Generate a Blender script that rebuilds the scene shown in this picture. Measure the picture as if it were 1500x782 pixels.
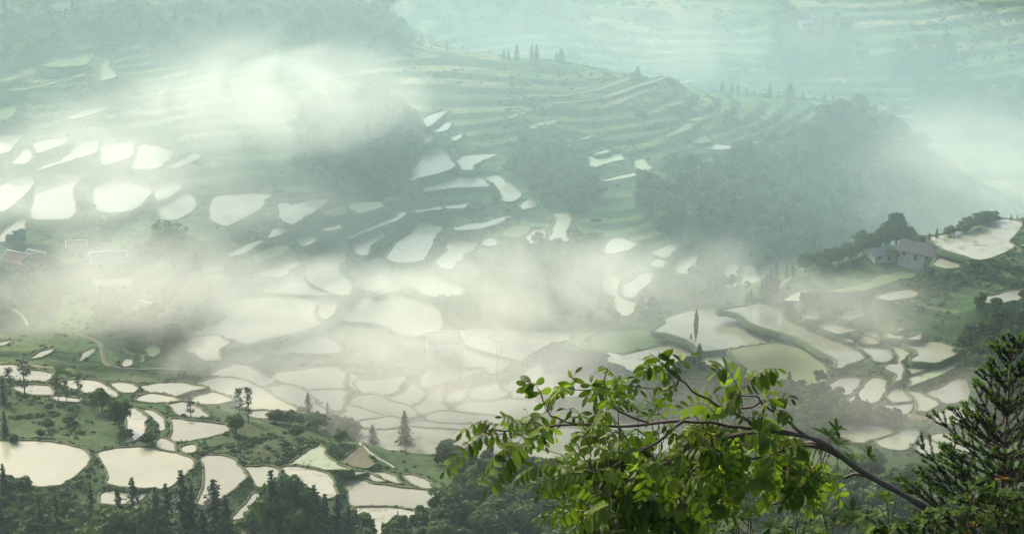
import bpy, bmesh, math, random
import numpy as np
from mathutils import Vector, Matrix, Quaternion

for o in list(bpy.data.objects):
    bpy.data.objects.remove(o, do_unlink=True)
SC = bpy.context.scene
COL = SC.collection
R = math.radians

# ------------------------------------------------------------------ camera
CAM_H = 260.0
PITCH = R(20.0)
FPX = 3500.0                      # focal length in pixels of the 1500 px wide frame
cam_data = bpy.data.cameras.new('camera')
cam = bpy.data.objects.new('camera', cam_data)
COL.objects.link(cam)
cam.location = (0, 0, CAM_H)
cam.rotation_euler = (math.pi / 2 - PITCH, 0, 0)
cam_data.sensor_width = 36.0
cam_data.lens = FPX / 1500.0 * 36.0
cam_data.clip_start = 0.1
cam_data.clip_end = 9000.0
SC.camera = cam

# ------------------------------------------------------------------ sky, sun, exposure
SUN_EL, SUN_AZ = R(34), R(-38)    # azimuth measured from +Y (view direction) towards +X
world = bpy.data.worlds.new('World')
SC.world = world
world.use_nodes = True
wn = world.node_tree.nodes
wl = world.node_tree.links
wn.clear()
sky = wn.new('ShaderNodeTexSky')
sky.sky_type = 'NISHITA'
sky.sun_disc = False
sky.sun_elevation = SUN_EL
sky.sun_rotation = SUN_AZ
sky.altitude = 300
sky.air_density = 1.0
sky.dust_density = 5.0
sky.ozone_density = 1.0
bg = wn.new('ShaderNodeBackground')
bg.inputs['Strength'].default_value = 0.15
wo = wn.new('ShaderNodeOutputWorld')
wl.new(sky.outputs[0], bg.inputs[0])
wl.new(bg.outputs[0], wo.inputs[0])
sun_data = bpy.data.lights.new('sun', 'SUN')
sun_data.energy = 3.4
sun_data.angle = R(12)
sun_data.color = (1.0, 0.93, 0.74)
sun = bpy.data.objects.new('sun', sun_data)
COL.objects.link(sun)
sdir = Vector((math.sin(SUN_AZ) * math.cos(SUN_EL), math.cos(SUN_AZ) * math.cos(SUN_EL), math.sin(SUN_EL)))
sun.rotation_euler = sdir.to_track_quat('Z', 'Y').to_euler()
sun.location = (0, 300, 500)
SC.view_settings.view_transform = 'Standard'
SC.view_settings.look = 'None'
SC.view_settings.gamma = 1.0
SC.view_settings.exposure = 1.15
SC.render.engine = 'CYCLES'
cy = SC.cycles
cy.use_denoising = True
cy.denoiser = 'OPENIMAGEDENOISE'
cy.use_adaptive_sampling = True
cy.adaptive_threshold = 0.02
cy.max_bounces = 6
cy.diffuse_bounces = 2
cy.glossy_bounces = 2
cy.transmission_bounces = 3
cy.volume_bounces = 3
cy.transparent_max_bounces = 6
cy.volume_max_steps = 256
cy.sample_clamp_indirect = 6.0
cy.caustics_reflective = False
cy.caustics_refractive = False

# ------------------------------------------------------------------ small helpers
rng = np.random.default_rng(7)
random.seed(7)
CP, SP = math.cos(PITCH), math.sin(PITCH)

def ray(px, py):
    a = (px - 750.0) / FPX
    b = -(py - 391.0) / FPX
    return np.array([a, CP + b * SP, -SP + b * CP])      # forward component of the view is 1

def at(px, py, Y):
    """world point seen at photo pixel (px, py), Y metres out"""
    r = ray(px, py)
    t = Y / r[1]
    return np.array([r[0] * t, Y, CAM_H + r[2] * t])

def at_level(px, py, z):
    r = ray(px, py)
    t = (z - CAM_H) / r[2]
    return np.array([r[0] * t, r[1] * t, z])

def to_px(x, y, z):
    dz = z - CAM_H
    fw = y * CP - dz * SP
    up = y * SP + dz * CP
    fw = np.maximum(fw, 0.1)
    return 750.0 + FPX * x / fw, 391.0 - FPX * up / fw

def scale_at(px, py, Y):
    """metres per photo pixel there"""
    r = ray(px, py)
    return Y / r[1] / FPX

def link(o, parent=None):
    COL.objects.link(o)
    if parent is not None:
        o.parent = parent
    return o

def tag(o, label=None, cat=None, group=None, kind=None):
    if label: o['label'] = label
    if cat: o['category'] = cat
    if group: o['group'] = group
    if kind: o['kind'] = kind
    return o

def empty(name, loc, rz=0.0, sc=1.0):
    o = bpy.data.objects.new(name, None)
    o.empty_display_size = 0.5
    o.location = loc
    o.rotation_euler = (0, 0, rz)
    o.scale = (sc, sc, sc)
    return link(o)

def mesh_np(name, co, quads=None, tris=None, mats=(), smooth=False):
    """fast mesh from numpy arrays"""
    me = bpy.data.meshes.new(name)
    co = np.asarray(co, dtype=np.float32)
    nq = 0 if quads is None else len(quads)
    nt = 0 if tris is None else len(tris)
    me.vertices.add(len(co))
    me.vertices.foreach_set('co', co.ravel())
    li = []
    if nq: li.append(np.asarray(quads, dtype=np.int32).ravel())
    if nt: li.append(np.asarray(tris, dtype=np.int32).ravel())
    li = np.concatenate(li)
    me.loops.add(len(li))
    me.loops.foreach_set('vertex_index', li)
    me.polygons.add(nq + nt)
    st = np.concatenate([np.arange(nq) * 4, nq * 4 + np.arange(nt) * 3]).astype(np.int32)
    me.polygons.foreach_set('loop_start', st)
    if smooth:
        me.polygons.foreach_set('use_smooth', np.ones(nq + nt, dtype=bool))
    for m in mats:
        me.materials.append(m)
    me.update(calc_edges=True)
    me.validate()
    return me

def mesh_py(name, verts, faces, mat=None, smooth=False):
    me = bpy.data.meshes.new(name)
    me.from_pydata([tuple(map(float, v)) for v in verts], [], faces)
    if mat: me.materials.append(mat)
    if smooth:
        for p in me.polygons: p.use_smooth = True
    me.update()
    return me

def obj(name, me, parent=None, loc=(0, 0, 0)):
    o = bpy.data.objects.new(name, me)
    o.location = loc
    return link(o, parent)

# value noise (numpy)
def _hash(ix, iy, s):
    h = (ix * 374761393 + iy * 668265263 + s * 974634777) & 0x7fffffff
    h = ((h ^ (h >> 13)) * 1274126177) & 0x7fffffff
    return ((h ^ (h >> 16)) & 0xffff) / 65535.0

def vnoise(x, y, s=0):
    ix = np.floor(x).astype(np.int64); iy = np.floor(y).astype(np.int64)
    fx = x - ix; fy = y - iy
    fx = fx * fx * (3 - 2 * fx); fy = fy * fy * (3 - 2 * fy)
    a = _hash(ix, iy, s); b = _hash(ix + 1, iy, s); c = _hash(ix, iy + 1, s); d = _hash(ix + 1, iy + 1, s)
    return a + (b - a) * fx + (c - a) * fy + (a - b - c + d) * fx * fy

def fbm(x, y, s=0, o=4):
    v = 0; a = 0.5; t = 0
    for k in range(o):
        v = v + a * vnoise(x * 2 ** k, y * 2 ** k, s + k * 17); t += a; a *= 0.5
    return v / t

def sstep(a, b, x):
    t = np.clip((x - a) / (b - a), 0, 1)
    return t * t * (3 - 2 * t)

def in_poly(px, py, poly):
    poly = np.asarray(poly, float)
    ins = np.zeros(np.shape(px), bool)
    n = len(poly)
    for i in range(n):
        x1, y1 = poly[i]; x2, y2 = poly[(i + 1) % n]
        if y1 == y2: continue
        c = ((y1 > py) != (y2 > py)) & (px < (x2 - x1) * (py - y1) / (y2 - y1) + x1)
        ins ^= c
    return ins

def sdist(x, y, poly):
    """signed distance to a closed polygon, negative inside"""
    d = np.full(x.shape, 1e9)
    n = len(poly)
    for i in range(n):
        ax, ay = poly[i]; bx, by = poly[(i + 1) % n]
        ex, ey = bx - ax, by - ay
        L = ex * ex + ey * ey + 1e-9
        t = np.clip(((x - ax) * ex + (y - ay) * ey) / L, 0, 1)
        d = np.minimum(d, (x - ax - t * ex) ** 2 + (y - ay - t * ey) ** 2)
    d = np.sqrt(d)
    return np.where(in_poly(x, y, poly), -d, d)

# ------------------------------------------------------------------ materials
class NT:
    def __init__(self, name):
        self.m = bpy.data.materials.new(name)
        self.m.use_nodes = True
        self.t = self.m.node_tree
        self.t.nodes.clear()
        self.out = self.n('ShaderNodeOutputMaterial')
    def n(self, typ, **kw):
        nd = self.t.nodes.new(typ)
        for k, v in kw.items():
            if k.startswith('i_'):
                nd.inputs[k[2:].replace('_', ' ')].default_value = v
            else:
                setattr(nd, k, v)
        return nd
    def l(self, a, b):
        self.t.links.new(a, b)
    def noise(self, vec, scale, detail=3.0, rough=0.55, dist=0.0):
        nd = self.n('ShaderNodeTexNoise')
        nd.inputs['Scale'].default_value = scale
        nd.inputs['Detail'].default_value = detail
        nd.inputs['Roughness'].default_value = rough
        nd.inputs['Distortion'].default_value = dist
        if vec is not None: self.l(vec, nd.inputs['Vector'])
        return nd.outputs['Fac']
    def ramp(self, fac, stops, interp='LINEAR'):
        nd = self.n('ShaderNodeValToRGB')
        cr = nd.color_ramp
        cr.interpolation = interp
        while len(cr.elements) < len(stops): cr.elements.new(0.5)
        for e, (p, c) in zip(cr.elements, stops):
            e.position = p
            e.color = (c, c, c, 1) if isinstance(c, (int, float)) else (*c, 1)
        self.l(fac, nd.inputs[0])
        return nd.outputs[0]
    def mix(self, fac, a, b, mode='MIX'):
        nd = self.n('ShaderNodeMix', data_type='RGBA', blend_type=mode)
        for v, s in ((fac, nd.inputs[0]), (a, nd.inputs[6]), (b, nd.inputs[7])):
            if isinstance(v, (int, float)): s.default_value = v
            elif isinstance(v, tuple): s.default_value = (*v, 1)
            else: self.l(v, s)
        return nd.outputs[2]
    def math(self, op, a, b=None, c=None, clamp=False):
        nd = self.n('ShaderNodeMath', operation=op)
        nd.use_clamp = clamp
        for i, v in enumerate((a, b, c)):
            if v is None: continue
            if isinstance(v, (int, float)): nd.inputs[i].default_value = v
            else: self.l(v, nd.inputs[i])
        return nd.outputs[0]
    def pos(self):
        return self.n('ShaderNodeNewGeometry').outputs['Position']
    def bump(self, h, strength, dist):
        nd = self.n('ShaderNodeBump')
        nd.inputs['Strength'].default_value = strength
        nd.inputs['Distance'].default_value = dist
        self.l(h, nd.inputs['Height'])
        return nd.outputs[0]
    def principled(self, col, rough=0.8, normal=None, ior=1.45, spec=0.5, trans=0.0):
        p = self.n('ShaderNodeBsdfPrincipled')
        if isinstance(col, tuple): p.inputs['Base Color'].default_value = (*col, 1)
        else: self.l(col, p.inputs['Base Color'])
        if isinstance(rough, (int, float)): p.inputs['Roughness'].default_value = rough
        else: self.l(rough, p.inputs['Roughness'])
        p.inputs['IOR'].default_value = ior
        p.inputs['Specular IOR Level'].default_value = spec
        if normal is not None: self.l(normal, p.inputs['Normal'])
        return p
    def surf(self, sh):
        self.l(sh.outputs[0] if hasattr(sh, 'outputs') else sh, self.out.inputs['Surface'])
        return self.m

MAT = {}

def mk_ground():
    t = NT('hillside_ground')
    P = t.pos()
    at_ = t.n('ShaderNodeAttribute', attribute_name='tint')
    n1 = t.noise(P, 0.09, 5, 0.6)
    n2 = t.noise(P, 0.8, 4, 0.65)
    n3 = t.noise(P, 0.025, 3, 0.5)
    f = t.ramp(t.math('ADD', t.math('MULTIPLY', n2, 0.6), t.math('MULTIPLY', t.noise(P, 3.2, 4, 0.7), 0.4)), [(0.32, 0.35), (0.66, 1.6)])
    col = t.mix(1.0, at_.outputs['Color'], f, 'MULTIPLY')
    patch = t.ramp(n1, [(0.42, 0.0), (0.60, 1.0)])
    col = t.mix(t.math('MULTIPLY', patch, 0.7), col, t.mix(1.0, f, (0.026, 0.055, 0.016), 'MULTIPLY'))
    dry = t.ramp(t.noise(P, 0.16, 4, 0.65), [(0.55, 0.0), (0.72, 1.0)])
    col = t.mix(t.math('MULTIPLY', dry, 0.4), col, (0.11, 0.115, 0.04))
    soil = t.ramp(n3, [(0.58, 0.0), (0.72, 1.0)])
    col = t.mix(t.math('MULTIPLY', soil, 0.35), col, (0.13, 0.10, 0.055))
    geo = t.n('ShaderNodeNewGeometry')
    sx = t.n('ShaderNodeSeparateXYZ')
    t.l(geo.outputs['True Normal'], sx.inputs[0])
    steep = t.ramp(sx.outputs[2], [(0.72, 1.0), (0.93, 0.0)])
    scrub = t.ramp(n2, [(0.3, (0.018, 0.042, 0.014)), (0.6, (0.036, 0.075, 0.022)), (0.75, (0.07, 0.10, 0.03))])
    col = t.mix(steep, col, scrub)
    b = t.bump(t.math('ADD', n2, t.noise(P, 3.0, 3, 0.7)), 0.8, 0.5)
    return t.surf(t.principled(col, 0.95, b, spec=0.15))

def mk_water(name, base, speck=0.0, tint=None, rough=0.06, scale=0.9, film=0.0, filmcol=(0.3, 0.33, 0.16)):
    t = NT(name)
    P = t.pos()
    n1 = t.noise(P, 0.05, 4, 0.6)
    n2 = t.noise(P, scale, 5, 0.7)
    col = t.mix(t.ramp(n1, [(0.3, 0.0), (0.7, 1.0)]), base, tuple(c * 0.75 for c in base))
    rnd = t.n('ShaderNodeObjectInfo').outputs['Random']
    col = t.mix(1.0, col, t.ramp(rnd, [(0.0, 0.7), (1.0, 1.1)]), 'MULTIPLY')
    rough = t.math('ADD', t.math('MULTIPLY', rnd, 0.14), rough)
    r = t.math('ADD', t.math('MULTIPLY', t.ramp(n1, [(0.35, 0.0), (0.7, 1.0)]), 0.12), rough)
    bmp = t.bump(t.noise(P, 1.6, 3, 0.6), 0.05, 0.05)
    wat = t.principled(col, r, bmp, ior=1.333, spec=0.5)
    if speck <= 0 and film <= 0:
        # shallow patches where the mud shows through the surface
        silt = t.principled(t.mix(n2, (0.25, 0.245, 0.155), (0.16, 0.155, 0.10)), 0.7, None, spec=0.2)
        k = t.math('ADD', t.math('MULTIPLY', t.noise(P, 0.13, 4, 0.65, 0.8), 0.75), t.math('MULTIPLY', n2, 0.25))
        k = t.math('ADD', k, t.math('MULTIPLY', rnd, 0.12))
        mx = t.n('ShaderNodeMixShader')
        t.l(t.math('MULTIPLY', t.ramp(k, [(0.44, 0.0), (0.72, 1.0)]), 0.45), mx.inputs[0]); t.l(wat.outputs[0], mx.inputs[1]); t.l(silt.outputs[0], mx.inputs[2])
        return t.surf(mx)
    # mud clods and young seedlings standing out of the water
    mud = t.principled(t.mix(n2, filmcol, tuple(c * 0.45 for c in filmcol)), 0.9, None, spec=0.1)
    n4 = t.noise(P, 0.35, 4, 0.65)
    k = t.math('ADD', t.math('MULTIPLY', n4, 0.6), t.math('MULTIPLY', n2, 0.55))
    lo = 0.72 - 0.22 * speck
    mask = t.ramp(k, [(lo, 0.0), (lo + 0.06, 1.0)])
    if film > 0:
        mask = t.math('MAXIMUM', mask, film)
    mx = t.n('ShaderNodeMixShader')
    t.l(mask, mx.inputs[0]); t.l(wat.outputs[0], mx.inputs[1]); t.l(mud.outputs[0], mx.inputs[2])
    return t.surf(mx)

def mk_crop(name, c1, c2, rows=0.0):
    t = NT(name)
    P = t.pos()
    n1 = t.noise(P, 0.12, 4, 0.6)
    n2 = t.noise(P, 2.2, 4, 0.7)
    col = t.mix(t.ramp(n1, [(0.3, 0.0), (0.7, 1.0)]), c1, c2)
    col = t.mix(1.0, col, t.ramp(n2, [(0.3, 0.6), (0.7, 1.25)]), 'MULTIPLY')
    return t.surf(t.principled(col, 0.9, t.bump(n2, 0.7, 0.3), spec=0.2))

def mk_simple(name, c1, c2, scale=1.0, rough=0.85, bump=0.4, bd=0.05, spec=0.3):
    t = NT(name)
    P = t.n('ShaderNodeTexCoord').outputs['Object']
    n1 = t.noise(P, scale, 5, 0.65)
    col = t.mix(t.ramp(n1, [(0.3, 0.0), (0.7, 1.0)]), c1, c2)
    return t.surf(t.principled(col, rough, t.bump(n1, bump, bd), spec=spec))

def mk_leaf(name, c1, c2, trans=0.3, tcol=None, rough=0.65, scale=0.35, spec=0.12, vary=0.5):
    """foliage: diffuse/gloss front with light shining through"""
    t = NT(name)
    P = t.pos()
    oi = t.n('ShaderNodeObjectInfo')
    n1 = t.noise(P, scale, 4, 0.7)
    f = t.math('ADD', t.math('MULTIPLY', oi.outputs['Random'], vary), t.math('MULTIPLY', n1, 1.0 - vary * 0.5), clamp=True)
    col = t.mix(t.ramp(f, [(0.25, 0.0), (0.85, 1.0)]), c1, c2)
    p = t.principled(col, rough, None, spec=spec)
    tr = t.n('ShaderNodeBsdfTranslucent')
    if tcol is None: tcol = (1.5, 1.7, 0.7)
    t.l(t.mix(1.0, col, tcol, 'MULTIPLY'), tr.inputs[0])
    mx = t.n('ShaderNodeMixShader')
    mx.inputs[0].default_value = trans
    t.l(p.outputs[0], mx.inputs[1]); t.l(tr.outputs[0], mx.inputs[2])
    return t.surf(mx)

MAT['ground'] = mk_ground()
MAT['water'] = mk_water('paddy_water', (0.20, 0.20, 0.13))
MAT['water_mud'] = mk_water('paddy_water_with_clods', (0.26, 0.255, 0.17), speck=0.5, scale=2.2, filmcol=(0.16, 0.16, 0.10))
MAT['water_green'] = mk_water('paddy_water_with_seedlings', (0.32, 0.36, 0.22), speck=0.45, film=0.38, filmcol=(0.13, 0.18, 0.07))
MAT['mud'] = mk_crop('dry_field_soil', (0.125, 0.11, 0.07), (0.085, 0.08, 0.045))
MAT['crop'] = mk_crop('green_crop', (0.065, 0.105, 0.038), (0.09, 0.125, 0.05))
MAT['crop_y'] = mk_crop('yellowing_crop', (0.10, 0.125, 0.05), (0.145, 0.15, 0.07))
MAT['bund'] = mk_crop('bund_grass_and_mud', (0.05, 0.075, 0.025), (0.115, 0.095, 0.055))
MAT['bund_mud'] = mk_crop('muddy_bund', (0.10, 0.11, 0.06), (0.16, 0.155, 0.10))
MAT['bank'] = mk_crop('overgrown_bank', (0.022, 0.048, 0.014), (0.05, 0.085, 0.024))
# ------------------------------------------------------------------ lie of the land
# control points: photo pixel and the ground distance the hillside has there
CTRL = [
 # near knoll, bottom left
 (-300,782,470),(0,782,478),(250,782,480),(500,782,484),(-300,680,512),(60,680,508),(220,690,506),(330,680,512),(460,700,512),
 (80,620,536),(200,610,545),(330,640,530),(470,640,535),(330,600,553),(60,560,566),(250,565,570),(-300,560,575),
 # valley floor, middle
 (600,690,528),(560,640,552),(720,700,520),(720,782,492),(900,782,494),(640,640,558),(480,600,578),(600,590,590),(750,590,590),
 (420,560,598),(600,530,622),(760,530,620),(650,490,642),(480,510,632),(900,560,606),(900,640,566),(1000,720,528),
 (400,450,655),(550,450,662),(560,400,690),(760,470,648),(850,520,622),(940,490,640),
 # left bank
 (60,500,612),(240,520,606),(250,470,628),(60,440,645),(60,380,672),(250,380,676),(120,300,715),(270,300,722),(420,320,712),(60,220,755),(250,220,765),
 (80,150,792),(80,100,815),(150,90,822),(280,130,812),(100,40,850),(100,0,872),(350,40,868),(500,40,872),(550,0,890),(-300,300,720),(-300,100,830),(-300,440,650),(590,66,880),
 # middle ridge
 (450,240,758),(560,260,752),(560,330,712),(640,260,752),(720,290,738),(650,200,782),(560,160,805),(700,330,715),(820,330,712),(780,220,778),(800,140,818),(700,110,836),
 (840,92,852),(750,86,854),(650,70,868),(933,112,846),(1000,130,842),(1040,210,792),(900,240,768),(880,180,796),(940,400,680),(920,320,716),(1060,140,842),(1160,146,846),(1180,220,806),(1060,300,735),(1250,155,858),(1285,165,862),
 (1340,215,846),(1400,262,838),(1200,330,758),(1300,300,795),(1100,380,710),(1060,410,690),(1000,400,690),(1000,450,662),
 # right spur
 (1060,440,652),(1020,470,642),(1150,440,642),(1130,425,645),(1180,475,628),(1100,500,628),(1050,535,612),(1180,520,612),(1290,480,624),(1340,510,610),(1400,520,604),(1250,570,588),
 (1360,590,578),(1450,560,593),(1300,660,552),(1200,640,560),(1420,660,552),(1300,740,520),(1450,740,522),(1450,430,625),(1300,420,640),(1230,400,648),(1430,380,645),(1420,345,665),(1480,325,675),
 (1330,372,655),(1260,378,656),(1800,560,585),(1800,400,645),(1800,300,690),(1900,700,530),
 # far side of the gorge, upper right
 (1240,120,985),(1340,190,945),(1450,230,925),(1100,80,1010),(950,80,1010),(1200,60,1030),(1350,100,1000),(1450,150,970),(1450,60,1040),(1300,0,1085),(1100,20,1060),(900,30,1055),(700,40,1045),(1480,0,1095),(1800,100,1010),(1800,220,940),(750,0,1090),(620,20,1060),
]
pts = [at(px, py, Y) for px, py, Y in CTRL]
# ground that the ridges hide: the gorge behind, and the land beyond the frame
for (px, Y, z) in ((1480,720,-8),(1420,740,-14),(1500,800,-22),(1560,860,-30),(1350,900,-30),(1250,915,-26),(1100,930,-26),(950,935,-24),(800,945,-20),(680,960,-12),(1800,800,-14),(1700,720,6)):
    a = (px - 750) / FPX
    pts.append(np.array([a * (Y * CP + (CAM_H - z) * SP), Y, z]))
for x in (-700, -350, 0, 350, 700):
    for Y, z in ((1300, 40), (1700, 150), (2400, 260), (3400, 300)):
        pts.append(np.array([x * Y / 1300.0, Y, z + 0.02 * abs(x)]))
for sx in (-1, 1):
    for Y, z in ((450, 60), (600, 70), (800, 90), (1000, 80)):
        pts.append(np.array([sx * Y * 0.75, Y, z]))
CPT = np.array(pts)
_sc = 300.0

def _phi(d2):
    d2 = np.maximum(d2, 1e-12)
    return 0.5 * d2 * np.log(d2)

_n = len(CPT)
_X = CPT[:, :2] / _sc
_K = _phi(((_X[:, None, :] - _X[None, :, :]) ** 2).sum(-1)) + np.eye(_n) * 2e-3
_Pm = np.concatenate([np.ones((_n, 1)), _X], 1)
_A = np.block([[_K, _Pm], [_Pm.T, np.zeros((3, 3))]])
_sol = np.linalg.solve(_A, np.concatenate([CPT[:, 2], np.zeros(3)]))
_w, _c = _sol[:_n], _sol[_n:]

def base_h(x, y):
    """smooth hillside without terraces"""
    x = np.asarray(x, float); y = np.asarray(y, float)
    shp = x.shape
    q = np.stack([x.ravel(), y.ravel()], 1) / _sc
    out = np.empty(len(q))
    for i in range(0, len(q), 20000):
        s = q[i:i + 20000]
        d2 = ((s[:, None, :] - _X[None, :, :]) ** 2).sum(-1)
        out[i:i + 20000] = _phi(d2) @ _w + _c[0] + s @ _c[1:]
    out = out.reshape(shp)
    near = 258.3 - 0.54 * np.maximum(y, 0) + 0.02 * np.minimum(y, 0)
    k = sstep(405, 470, y)
    far = sstep(1250, 1800, y)
    out = out * (1 - far) + (60 + 0.12 * (y - 1250)) * far
    return near * (1 - k) + out * k

# ------------------------------------------------------------------ fields traced from the photograph
REG = {'A': (0, 526, 3.056), 'B': (300, 526, 3.056), 'C': (500, 526, 3.056), 'D': (300, 350, 3.056), 'E': (600, 400, 3.056),
       'F': (880, 400, 3.056), 'J': (1180, 400, 3.056), 'L': (0, 180, 3.056), 'G': (300, 220, 3.056), 'T': (580, 140, 3.056),
       'H': (800, 80, 3.056), 'M': (0, 40, 3.056), 'I': (820, 300, 3.056), 'N': (0, 380, 3.056), 'K': (1000, 0, 1.956)}
GROUPS = {
 'knoll': ('flooded paddy between the grassy banks of the pine knoll', 'paddies of the pine knoll'),
 'foot': ('small flooded plot on the slope beside the white canal path', 'plots by the canal path'),
 'valley': ('flooded paddy on the misty valley floor below the pale house', 'paddies of the valley floor'),
 'mist': ('flooded paddy half hidden in the thick mist above the valley floor', 'paddies in the mist'),
 'slope': ('flooded paddy on the terraces climbing from the mist to the ridge', 'terrace paddies below the ridge'),
 'ridge': ('small flooded plot glinting among the dry terraces of the ridge', 'wet plots on the ridge'),
 'ridgedry': ('dry field strip on a terrace of the ridge', 'dry strips on the ridge'),
 'left': ('flooded paddy on the terraces above the misty village', 'paddies above the village'),
 'leftup': ('small wet plot on the slope under the wooded hill', 'plots under the wooded hill'),
 'village': ('small pond or wet plot among the trees below the village', 'wet plots below the village'),
 'gully': ('ragged flooded plot in the misty gully behind the poplar field', 'gully plots'),
 'spur': ('flooded paddy on the stepped spur beside the big poplar field', 'paddies of the spur'),
 'low': ('flooded paddy at the foot of the spur by the dark trees', 'paddies at the foot of the spur'),
}
F = []
def P(reg, kind, grp, p, label=None):
    ox, oy, k = REG[reg]
    F.append(dict(kind=kind, grp=grp, label=label, px=[(ox + x / k, oy + y / k) for x, y in p]))

P('A','w','knoll',[(-60,374),(60,368),(180,368),(280,384),(350,402),(384,430),(386,452),(360,490),(310,530),(262,556),(180,566),(80,560),(-60,540)],'large rounded pond cut off by the frame above the dark forest')
P('A','w','knoll',[(447,418),(520,404),(600,398),(680,402),(740,412),(810,432),(850,450),(856,462),(845,490),(800,530),(740,572),(650,576),(560,570),(490,562),(500,530),(498,510),(480,480),(465,455)],'large smooth pond behind the round tree and the row of dark conifers')
P('A','w','knoll',[(470,590),(520,582),(660,590),(650,602),(600,640),(520,645),(455,640)],'sliver of a pond directly below the large smooth pond')
P('B','w','knoll',[(-12,436),(60,434),(110,448),(150,475),(182,518),(178,532),(150,560),(100,600),(40,635),(0,648),(-20,640),(-2,600),(10,560),(14,510),(10,470)],'fan-shaped pond behind the pointed conifer with a steep bank')
P('A','t','knoll',[(565,222),(600,222),(635,240),(656,268),(640,310),(625,340),(590,362),(572,370),(580,330),(585,290),(575,250)],'muddy crescent paddy curling round the end of the pine knoll')
P('A','w','knoll',[(640,228),(670,232),(710,255),(735,290),(738,312),(720,322),(705,290),(680,255)],'narrow sickle-shaped paddy next to the muddy crescent')
P('A','w','knoll',[(715,365),(735,355),(760,380),(785,400),(770,412),(730,405),(712,390)])
P('A','w','knoll',[(810,395),(862,385),(865,410),(840,418),(815,405)])
P('A','w','knoll',[(768,268),(820,276),(900,284),(978,292),(1017,302),(1000,322),(978,332),(900,352),(800,370),(772,365),(785,330),(780,290)],'wedge-shaped paddy with tree reflections below the lone dark pine')
P('A','w','knoll',[(760,198),(800,193),(850,200),(890,225),(918,250),(910,260),(860,252),(800,245),(780,220)],'paddy with the lone dark pine standing on its edge')
P('A','w','knoll',[(618,180),(650,160),(700,158),(760,168),(800,185),(760,192),(680,190)])
P('A','w','knoll',[(632,122),(740,107),(800,108),(860,118),(915,130),(860,142),(780,165),(720,158),(660,140)],'leaf-shaped paddy under the green bank of the dirt road')
P('A','w','knoll',[(505,112),(530,104),(580,112),(607,128),(590,145),(550,146),(520,132)])
P('A','t','knoll',[(280,102),(330,94),(400,97),(460,112),(500,138),(515,158),(510,170),(470,155),(400,150),(350,135),(310,120)],'speckled muddy paddy behind the row of knoll trees')
P('A','w','knoll',[(-20,30),(60,28),(100,40),(150,52),(228,68),(200,95),(140,100),(60,85),(-20,70)],'paddy seen between the two tall pines at the frame edge')
P('A','w','knoll',[(65,125),(140,118),(210,122),(230,145),(235,158),(160,155),(110,145)])
P('A','w','knoll',[(237,165),(300,174),(350,179),(345,188),(280,184)])
P('A','w','knoll',[(825,180),(880,163),(940,150),(960,155),(1007,170),(1032,185),(980,197),(900,199)])
P('B','w','valley',[(40,135),(90,120),(180,125),(250,150),(300,195),(310,230),(250,230),(210,210),(140,190),(110,165),(60,148)],'broad paddy behind the pair of slender pines')
P('B','w','knoll',[(200,238),(270,234),(285,250),(265,262),(215,252)])
P('B','tg','knoll',[(515,382),(522,400),(525,425),(545,448),(590,470),(640,488),(650,495),(560,492),(470,478),(400,470),(385,464),(420,440),(480,400)],'pale green seedling paddy pointing at the grassy steps')
P('B','w','knoll',[(175,482),(240,480),(300,488),(322,500),(300,560),(250,565),(215,535),(195,505)])
P('B','t','knoll',[(335,487),(400,480),(470,490),(540,517),(560,540),(565,570),(590,605),(540,620),(470,600),(420,540),(370,507)],'brown muddy paddy behind the crown of the big leafy tree')
P('B','w','knoll',[(130,715),(150,690),(200,640),(228,600),(240,615),(215,660),(170,700)],'thin strip of water at the foot of the steep bank')
P('B','m','foot',[(610,455),(650,420),(690,388),(712,410),(732,440),(755,470),(720,488),(660,475)],'sloping tan field under the white canal path')
P('C','w','knoll',[(10,524),(60,532),(120,552),(200,570),(290,582),(370,588),(406,602),(412,625),(396,653),(368,670),(300,662),(200,652),(100,652),(45,652),(40,600),(25,560)],'large tongue-shaped paddy with a brown rim above the forest')
P('C','t','knoll',[(65,668),(150,665),(250,669),(330,680),(348,686),(300,717),(240,752),(180,780),(120,785),(110,740),(80,690)],'stubbled paddy under the tongue-shaped paddy, a small conifer before it')
P('C','w','foot',[(15,508),(60,502),(110,506),(60,520)])
P('C','w','foot',[(140,505),(190,504),(230,517),(255,540),(270,558),(240,556),(190,535)])
P('C','t','foot',[(95,522),(130,514),(175,535),(200,550),(150,545)])
P('C','w','foot',[(280,517),(320,520),(380,540),(440,570),(420,580),(360,575),(310,555),(290,535)],'long paddy with grassy specks beside the tongue-shaped paddy')
P('C','w','foot',[(410,554),(445,572),(475,600),(460,604),(440,582)])
P('C','t','valley',[(75,330),(200,318),(340,322),(480,332),(520,345),(470,383),(345,374),(330,362),(200,356),(110,346)],'brown stubble field in front of the tall dark conifer')
P('C','w','valley',[(350,303),(480,292),(620,296),(700,312),(650,328),(500,323),(400,318)])
P('C','w','valley',[(455,262),(560,252),(640,260),(690,282),(600,288),(470,285)])
P('C','w','valley',[(560,232),(700,217),(800,217),(790,235),(650,242)])
P('C','w','valley',[(390,155),(440,133),(455,150),(450,190),(430,215),(370,215),(355,200)])
P('C','w','valley',[(260,185),(300,120),(325,105),(345,125),(380,160),(370,183),(330,195),(290,193)])
P('E','w','valley',[(80,432),(120,422),(230,434),(310,432),(330,440),(280,460),(160,490),(90,515),(50,510),(60,465)],'paddy in front of the pale house')
P('C','w','valley',[(595,162),(650,130),(690,108),(720,140),(740,150),(690,155)])
P('C','w','valley',[(725,125),(780,90),(800,110),(830,124),(825,145),(790,160),(745,140)])
P('E','t','valley',[(490,465),(560,420),(615,407),(700,427),(770,452),(810,462),(800,520),(700,510),(600,505),(530,500),(503,488)],'speckled paddy in front of the dark roofed barn')
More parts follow.
